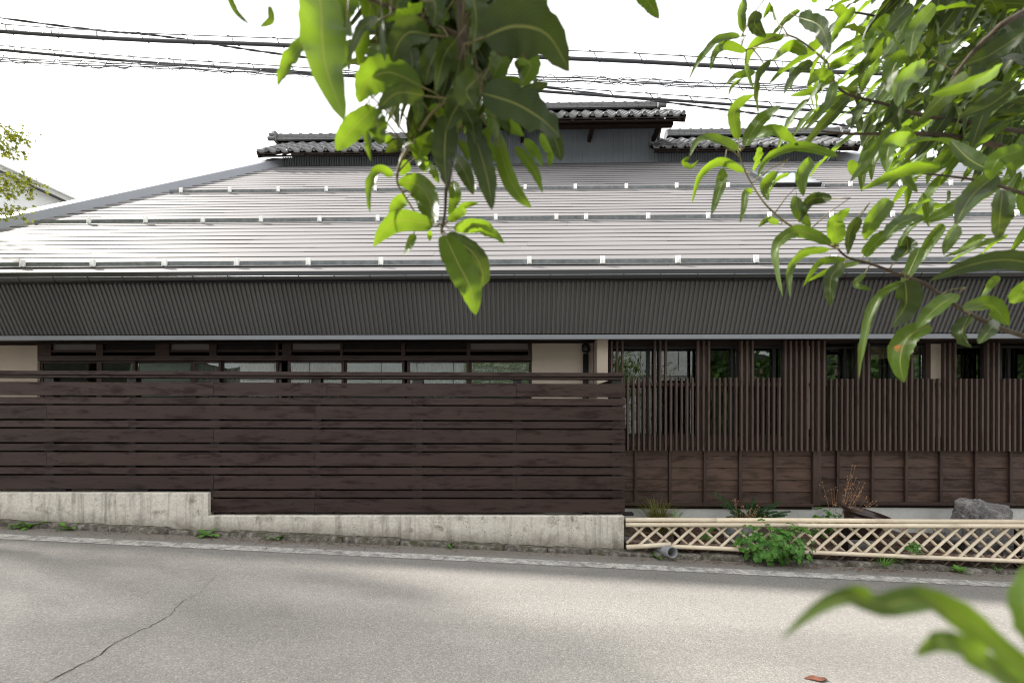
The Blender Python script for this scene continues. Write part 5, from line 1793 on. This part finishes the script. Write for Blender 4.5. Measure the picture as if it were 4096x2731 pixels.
for (a_, b_) in (((-0.1, 0.0, 2.0), (-3.6, -1.4, 3.1)), ((-0.1, 0.0, 2.3), (-2.0, -2.6, 3.3)), ((-0.05, 0.0, 2.5), (-4.2, -0.8, 3.4)), ((0, 0, 2.4), (0.5, -2.4, 3.3))):
    a_, b_ = Vector(a_), Vector(b_)
    MB().tube([a_, a_.lerp(b_, 0.35) + Vector((0, 0, 0.2)), a_.lerp(b_, 0.7) + Vector((0, 0, 0.12)), b_], [0.03, 0.022, 0.014, 0.006], 7).build('bough', M['bark'], peach, True)
bA = branch([(4700,1500,1.0),(4096,1345,.80),(3816,1218,.82),(3701,1137,.83),(3600,1100,.84),(3490,1058,.85),(3391,1030,.86),(3343,985,.86)], 0.0055, 0.0016, 'bark', 'branch', TRUNK + Vector((-0.03, 0.03, 1.1)))
bB = branch([(3343,990,.86),(3194,921,.88),(3113,867,.89),(3044,795,.90),(2983,691,.90),(2953,603,.89)], 0.0024, 0.0012, 'twig')
bC = branch([(4500,720,1.15),(4096,612,1.0),(3874,555,.98),(3721,536,.98),(3560,535,.97),(3396,536,.97),(3280,525,.97)], 0.0085, 0.002, 'bark', 'branch', C1)
bD = branch([(4500,640,1.2),(4008,513,1.0),(3740,471,.98),(3587,436,.96),(3541,417,.95),(3396,379,.94),(3335,329,.93),(3310,250,.93)], 0.0068, 0.0014, 'bark', 'branch', C1)
bE = branch([(4600,-200,1.0),(4096,50,.75),(3970,134,.76),(3874,230,.78),(3800,330,.8)], 0.0085, 0.0024, 'bark', 'branch', C2)
bF = branch([(4500,900,1.1),(4096,775,.92),(3913,722,.92),(3664,691,.92)], 0.006, 0.0016, 'bark', 'branch', C1)
bG = branch([(4500,-100,1.3),(3900,30,1.2),(3660,110,1.15),(3480,60,1.1),(3300,40,1.1)], 0.007, 0.0016, 'bark', 'branch', C2)
bH = branch([(3310,250,.93),(3150,140,.94),(2985,200,.94),(2968,140,.94)], 0.002, 0.001, 'twig')
# the bough overhead from which the middle twig hangs
bI = branch([(5200,-1500,.9),(3400,-1250,.7),(2300,-700,.58),(1960,-300,.54),(1850,-60,.54),(1848,150,.54),(1838,300,.55),(1818,380,.56),(1806,560,.60),(1795,720,.63),(1784,760,.65),(1780,850,.66),(1765,932,.67)], 0.012, 0.0014, 'bark', 'branch', C2)
bJ = branch([(1815,385,.56),(1750,430,.57),(1680,520,.59),(1605,640,.63),(1588,720,.65),(1610,770,.66),(1674,868,.67),(1700,880,.67)], 0.0026, 0.0011, 'twig')
bK = branch([(1850,150,.54),(1720,90,.53),(1560,30,.52),(1400,-40,.51),(1270,-80,.5)], 0.003, 0.0015, 'bark')
bL = branch([(1838,300,.55),(1900,350,.53),(1930,372,.51)], 0.002, 0.0012, 'twig')
bM = branch([(5200,2950,.5),(4500,2950,.22),(4300,2860,.165)], 0.008, 0.002, 'twig', 'branch', TRUNK + Vector((-0.02, 0, 0.5)))

# leaf stalks back to the nearest branch
ALLB = [q for br in (bA, bB, bC, bD, bE, bF, bG, bH, bI, bJ, bK, bL, bM) for q in br]
for (p, d) in STALK:
    q = min(ALLB, key=lambda r_: (r_ - p).length)
    L_ = (q - p).length
    if 0.004 < L_ < 0.075:
        m_ = p + d*min(0.03, L_*0.5)
        MB().tube([q - TO, (q + m_)/2 - TO + Vector((0, 0, 0.004)), m_ - TO, p - TO], [0.0013, 0.0011, 0.0009, 0.0008], 5).build('twig', M['twig'], peach, True)

# further leaves along the right-hand branches, individual ones first
PROTO = []
for k in range(8):
    b, uvs = MB(), []
    dr = (0.02, 0.1, 0.25, 0.4, 0.15, 0.55, 0.3, 0.05)[k]
    pts = [(0, 0, 0), (0, 0.35, 0.03), (0, 0.7, 0.03 - dr*0.4), (0, 0.98, -dr)]
    leaf_surface(b, uvs, pts, 0.23, Vector((0, 0, 1)), (0.1, 0.3, 0.2, 0.4, 0.5, 0.25, 0.15, 0.6)[k], 0.06 + 0.03*(k % 3), 12, k, (0.3, -0.9, 1.4, -0.4, 0.8, -1.3, 0.5, 1.0)[k])
    me_o = finish_leaf(b, uvs, 'peach_leaf_shape', M['peach'], None)
    PROTO.append(me_o.data)
    bpy.data.objects.remove(me_o)
def rand_leaf(p, size):
    # blades sweep down and to the left as they do in the photo
    d = Vector((rl.gauss(-0.55, 0.5), rl.gauss(0.0, 0.45), rl.gauss(-0.45, 0.45)))
    if d.length < 0.1: d = Vector((-1, 0, -0.5))
    d.normalize()
    up = Vector((rl.gauss(0, 0.5), rl.gauss(-0.5, 0.5), 0.9)).normalized()
    x_ = d.cross(up).normalized(); z_ = x_.cross(d).normalized()
    Mx = Matrix((x_, d, z_)).transposed().to_4x4()
    Mx.translation = p
    return Mx @ Matrix.Scale(size, 4)
used = 0
def dens():
    while True:
        u, v = rl.uniform(3080, 4180), rl.uniform(-60, 1000)
        # thicker towards the upper right, thin at the lower left
        k = (u - 3050)/1000*0.75 + (620 - v)/900*0.55
        if v > 620 and u < 3500: continue
        if rl.random() < max(0.04, min(1, k)): return u, v
for i in range(128):
    u, v = dens()
    Y = rl.uniform(0.85, 1.45)
    p = P(u, v, Y) - TO
    o = bpy.data.objects.new('leaf', rl.choice(PROTO))
    o.matrix_local = rand_leaf(p, rl.uniform(0.085, 0.13))
    link(o, peach)
# the rest of the crown, out of the frame to the right and overhead, as one mass, with leaf clouds added to block light
crown = MB(); cuv = []
inner = MB(); iuv = []
bd = [[v_.co.copy() for v_ in me.vertices] for me in PROTO]
bfc = [[tuple(p_.vertices) for p_ in me.polygons] for me in PROTO]
buv = []
for me in PROTO:
    d_ = {}
    for lp in me.loops: d_[lp.vertex_index] = tuple(me.uv_layers[0].data[lp.index].uv)
    buv.append(d_)
cnt = 0
while cnt < 2980:
    if cnt >= 2600:
        p = P(min(4250, rl.gauss(3960, 240)), rl.uniform(-260, 520), rl.uniform(0.9, 1.6))
    elif cnt >= 2220:
        p = P(rl.gauss(1860, 140), rl.uniform(-520, 330), rl.uniform(0.58, 0.92))
    elif cnt >= 1500:  # leaf clouds above the frame, added to keep sun off the clusters
        if cnt < 1620: p = P(rl.uniform(1150, 2500), rl.uniform(-1300, -380), rl.uniform(0.5, 0.85))
        elif cnt < 1980: p = P(rl.uniform(690, 1420), rl.uniform(-1050, -430), rl.uniform(0.6, 0.9))
        else: p = P(rl.uniform(2700, 3700), rl.uniform(-1100, -430), rl.uniform(0.9, 1.4))
    elif cnt < 1250:
        th_ = rl.uniform(0, 2*pi); r_ = 1.15*sqrt(rl.random())
        p = TRUNK + Vector((0.15 + r_*cos(th_), r_*sin(th_)*0.9, rl.uniform(1.1, 3.3)))
    else:
        u, v = rl.uniform(3500, 4200), rl.uniform(-60, 640)
        p = P(u, v, rl.uniform(1.2, 1.8))
    a, b_ = p.x/max(p.y, 0.05), (p.z-HC)/max(p.y, 0.05)
    u_, v_ = U0 + a*F, V0 - b_*F
    if cnt < 1250 and p.y > -0.25 and (p.y < 0.25 and p.x < 0.9 or (-150 < u_ < 4260 and -150 < v_ < 2900 and p.y > 0)): continue
    Mx = rand_leaf(p - TO, rl.uniform(0.09, 0.14))
    k = rl.randrange(len(PROTO))
    tgt, tuv = (inner, iuv) if cnt >= 2220 else (crown, cuv)
    m0 = len(tgt.v)
    tgt.v += [tuple(Mx @ c) for c in bd[k]]
    tuv += [buv[k][i] for i in range(len(bd[k]))]
    tgt.f += [tuple(i + m0 for i in f_) for f_ in bfc[k]]
    cnt += 1
for i in range(2900):  # canopy over the camera, added to hold sky light off the near leaves
    p = Vector((rl.uniform(-1.7, 3.4), rl.uniform(-2.3, 0.12), rl.uniform(2.45, 3.7)))
    Mx = rand_leaf(p - TO, rl.uniform(0.13, 0.19))
    k = rl.randrange(len(PROTO))
    m0 = len(crown.v)
    crown.v += [tuple(Mx @ c) for c in bd[k]]
    cuv += [buv[k][i_] for i_ in range(len(bd[k]))]
    crown.f += [tuple(i_ + m0 for i_ in f_) for f_ in bfc[k]]
o = finish_leaf(inner, iuv, 'inner_foliage', M['peach_shaded'], peach)  # inner leaves take the shaded copy, darkening the mass by colour
o["kind"] = "stuff"
o = finish_leaf(crown, cuv, 'crown', M['peach'], peach)  # the tree's own leaves together with the added light-blocking clouds
o["kind"] = "stuff"

# ---------------------------------------------- maple at the left edge
MT = Vector((-7.7, 5.15, zr(-7.7)))
maple = tag(empty('maple_tree', MT), 'maple with small yellow green star leaves reaching in at the left edge', 'tree')
def star(b, p, s, rnd):
    d = Vector((rnd.gauss(0, 1), rnd.gauss(-0.6, 0.6), rnd.gauss(0.5, 0.6)))
    d.normalize()
    q = d.to_track_quat('Z', 'Y')
    m0 = len(b.v)
    a0 = rnd.uniform(0, 6.28)
    n_ = 7
    b.v.append(tuple(p))
    for i in range(2*n_):
        r_ = s*(1.0 if i % 2 == 0 else 0.36)
        if i in (0, 2*n_-2): r_ *= 0.6
        an = a0 + 2*pi*i/(2*n_)
        b.v.append(tuple(p + q @ Vector((cos(an)*r_, sin(an)*r_, -0.25*s*(1 if i % 2 == 0 else 0)))))
    b.f += [(m0, m0+1+i, m0+1+(i+1) % (2*n_)) for i in range(2*n_)]
rm = random.Random(31)
mc, mtw = MB(), MB()
sprays = [((0,505),(60,545),.6), ((-30,540),(120,545),1.0), ((-30,570),(100,560),1.0), ((-30,600),(80,600),1.0), ((-40,590),(70,625),.6), ((-40,720),(110,715),1.0), ((-40,740),(165,735),1.2), ((-40,755),(120,760),1.1), ((-30,770),(60,782),.6),
          ((-40,845),(100,842),1.0), ((-40,855),(70,862),.6)]
for (a, c, dn) in sprays:
    pa, pb_ = P(a[0], a[1], 5.6), P(c[0], c[1], 5.5)
    mtw.tube([pa - MT, pb_ - MT], [0.003, 0.001], 4)
    for i in range(int(62*dn)):
        t = rm.random()**0.8
        p = pa.lerp(pb_, t) + Vector((rm.gauss(0, .02), rm.gauss(0, .08), rm.gauss(0, .034)))
        star(mc, p - MT, rm.uniform(0.022, 0.04), rm)
for i in range(9500):     # the rest of the crown beyond the frame
    th_ = rm.uniform(0, 2*pi); r_ = sqrt(rm.random())*2.5
    p = Vector((r_*cos(th_) - 0.4, r_*sin(th_) - 0.3, 2.9 + rm.uniform(0, 4.6)*(1 - 0.5*(r_/2.5)**2)))
    w_ = p + MT
    if w_.x/w_.y > -1.2 and (w_.z - HC)/w_.y < 0.98: continue
    star(mc, p, rm.uniform(0.05, 0.085), rm)
o = mc.build('crown', M['maple'], maple); o["kind"] = "stuff"
mtw.build('twigs', M['maplebark'], maple)
MB().tube([(0, 0, -0.1), (0.05, 0, 1.2), (0.1, 0.1, 2.6), (-0.2, 0.1, 4.5), (-0.3, 0, 6.6)], [0.13, 0.11, 0.09, 0.06, 0.02], 10).build('trunk', M['maplebark'], maple, True)
for (z_, v_, u_) in ((2.3, 600, -40), (2.6, 560, -40), (1.9, 745, -50), (1.6, 850, -50)):
    e = P(u_, v_, 5.6) - MT
    MB().tube([Vector((0.08, 0.05, z_)), (Vector((0.08, 0.05, z_)) + e)/2 + Vector((0, 0, 0.15)), e], [0.03, 0.018, 0.004], 6).build('limb', M['maplebark'], maple, True)

# ================================================================== ACROSS THE STREET (seen only in the window panes)
wh = tag(empty('white_building', (-1, -8, 0)), 'white panelled building mirrored in the window panes', 'building')
whl = Vector(wh.location)
def wb(name, x0, x1, y0, y1, z0, z1, mat):
    o = MB().box(x0-whl.x, x1-whl.x, y0-whl.y, y1-whl.y, z0-whl.z, z1-whl.z).build(name, M[mat], wh)
wb('wall_core', -13, 7.3, -13, -7.06, -0.6, 6.1, 'black')
x = -13.0
while x < 7.2:
    x2 = min(x + 1.63, 7.35)
    wb('wall_panel', x + 0.02, x2 - 0.02, -7.05, -7.0, 0.3, 3.7, 'whitewall')
    wb('wall_panel', x + 0.02, x2 - 0.02, -7.05, -7.0, 3.95, 6.0, 'whitewall')
    x = x2
wb('band', -13.05, 7.4, -7.06, -6.95, 3.72, 3.93, 'whitewall')
wb('roof_edge', -13.3, 7.7, -13.2, -6.7, 6.1, 6.35, 'trim')
def far_tree(label, c, r, h, seed):
    root = tag(empty('street_tree', c), label, 'tree')
    MB().tube([(0, 0, -0.1), (0.05, 0, h*0.3), (0, 0.1, h*0.75)], [0.22, 0.16, 0.05], 9).build('trunk', M['maplebark'], root, True)
    b = MB()
    rn = random.Random(seed)
    for i in range(1300):
        d = Vector((rn.gauss(0, 1), rn.gauss(0, 1), rn.gauss(0, 1))).normalized()
        k = rn.uniform(0.4, 1)**0.5*(1 + 0.25*sin(d.x*6+seed)*cos(d.z*5))
        p = Vector((0, 0, h*0.6)) + Vector((d.x*r, d.y*r, d.z*h*0.45))*k
        n1 = Vector((rn.gauss(0, 1), rn.gauss(0, 1), rn.gauss(0, 1))).normalized()
        n2 = n1.orthogonal().normalized()
        s_ = rn.uniform(0.12, 0.24)
        b.add([p + n1*s_, p + n2*s_*0.6, p - n1*s_, p - n2*s_*0.6], [(0, 1, 2, 3)])
    o = b.build('crown', M['farleaf'], root); o["kind"] = "stuff"
far_tree('dark tree across the street mirrored right of the white building', (10.0, -7.0, zr(10)), 2.6, 6.0, 1)
far_tree('middle dark tree across the street mirrored in the right windows', (14.0, -8.0, zr(14)), 2.8, 7.0, 2)
far_tree('farthest dark tree across the street mirrored at the right edge', (18.5, -7.5, zr(18)), 2.8, 6.0, 3)

# wooded rise behind the street trees
hl = MB()
hl.grid(lambda a, b: (-60 + 120*a, -15 - 30*b, zr(0) - 0.3 + 11*sin(b*pi/2)*(1 + 0.12*sin(a*23) + 0.08*sin(a*51+b*9)) + 0.8*mnoise.noise(Vector((a*40, b*12, 0)))), 80, 16)
tag(hl.build('hillside', M['hill'], None, True), kind='structure')
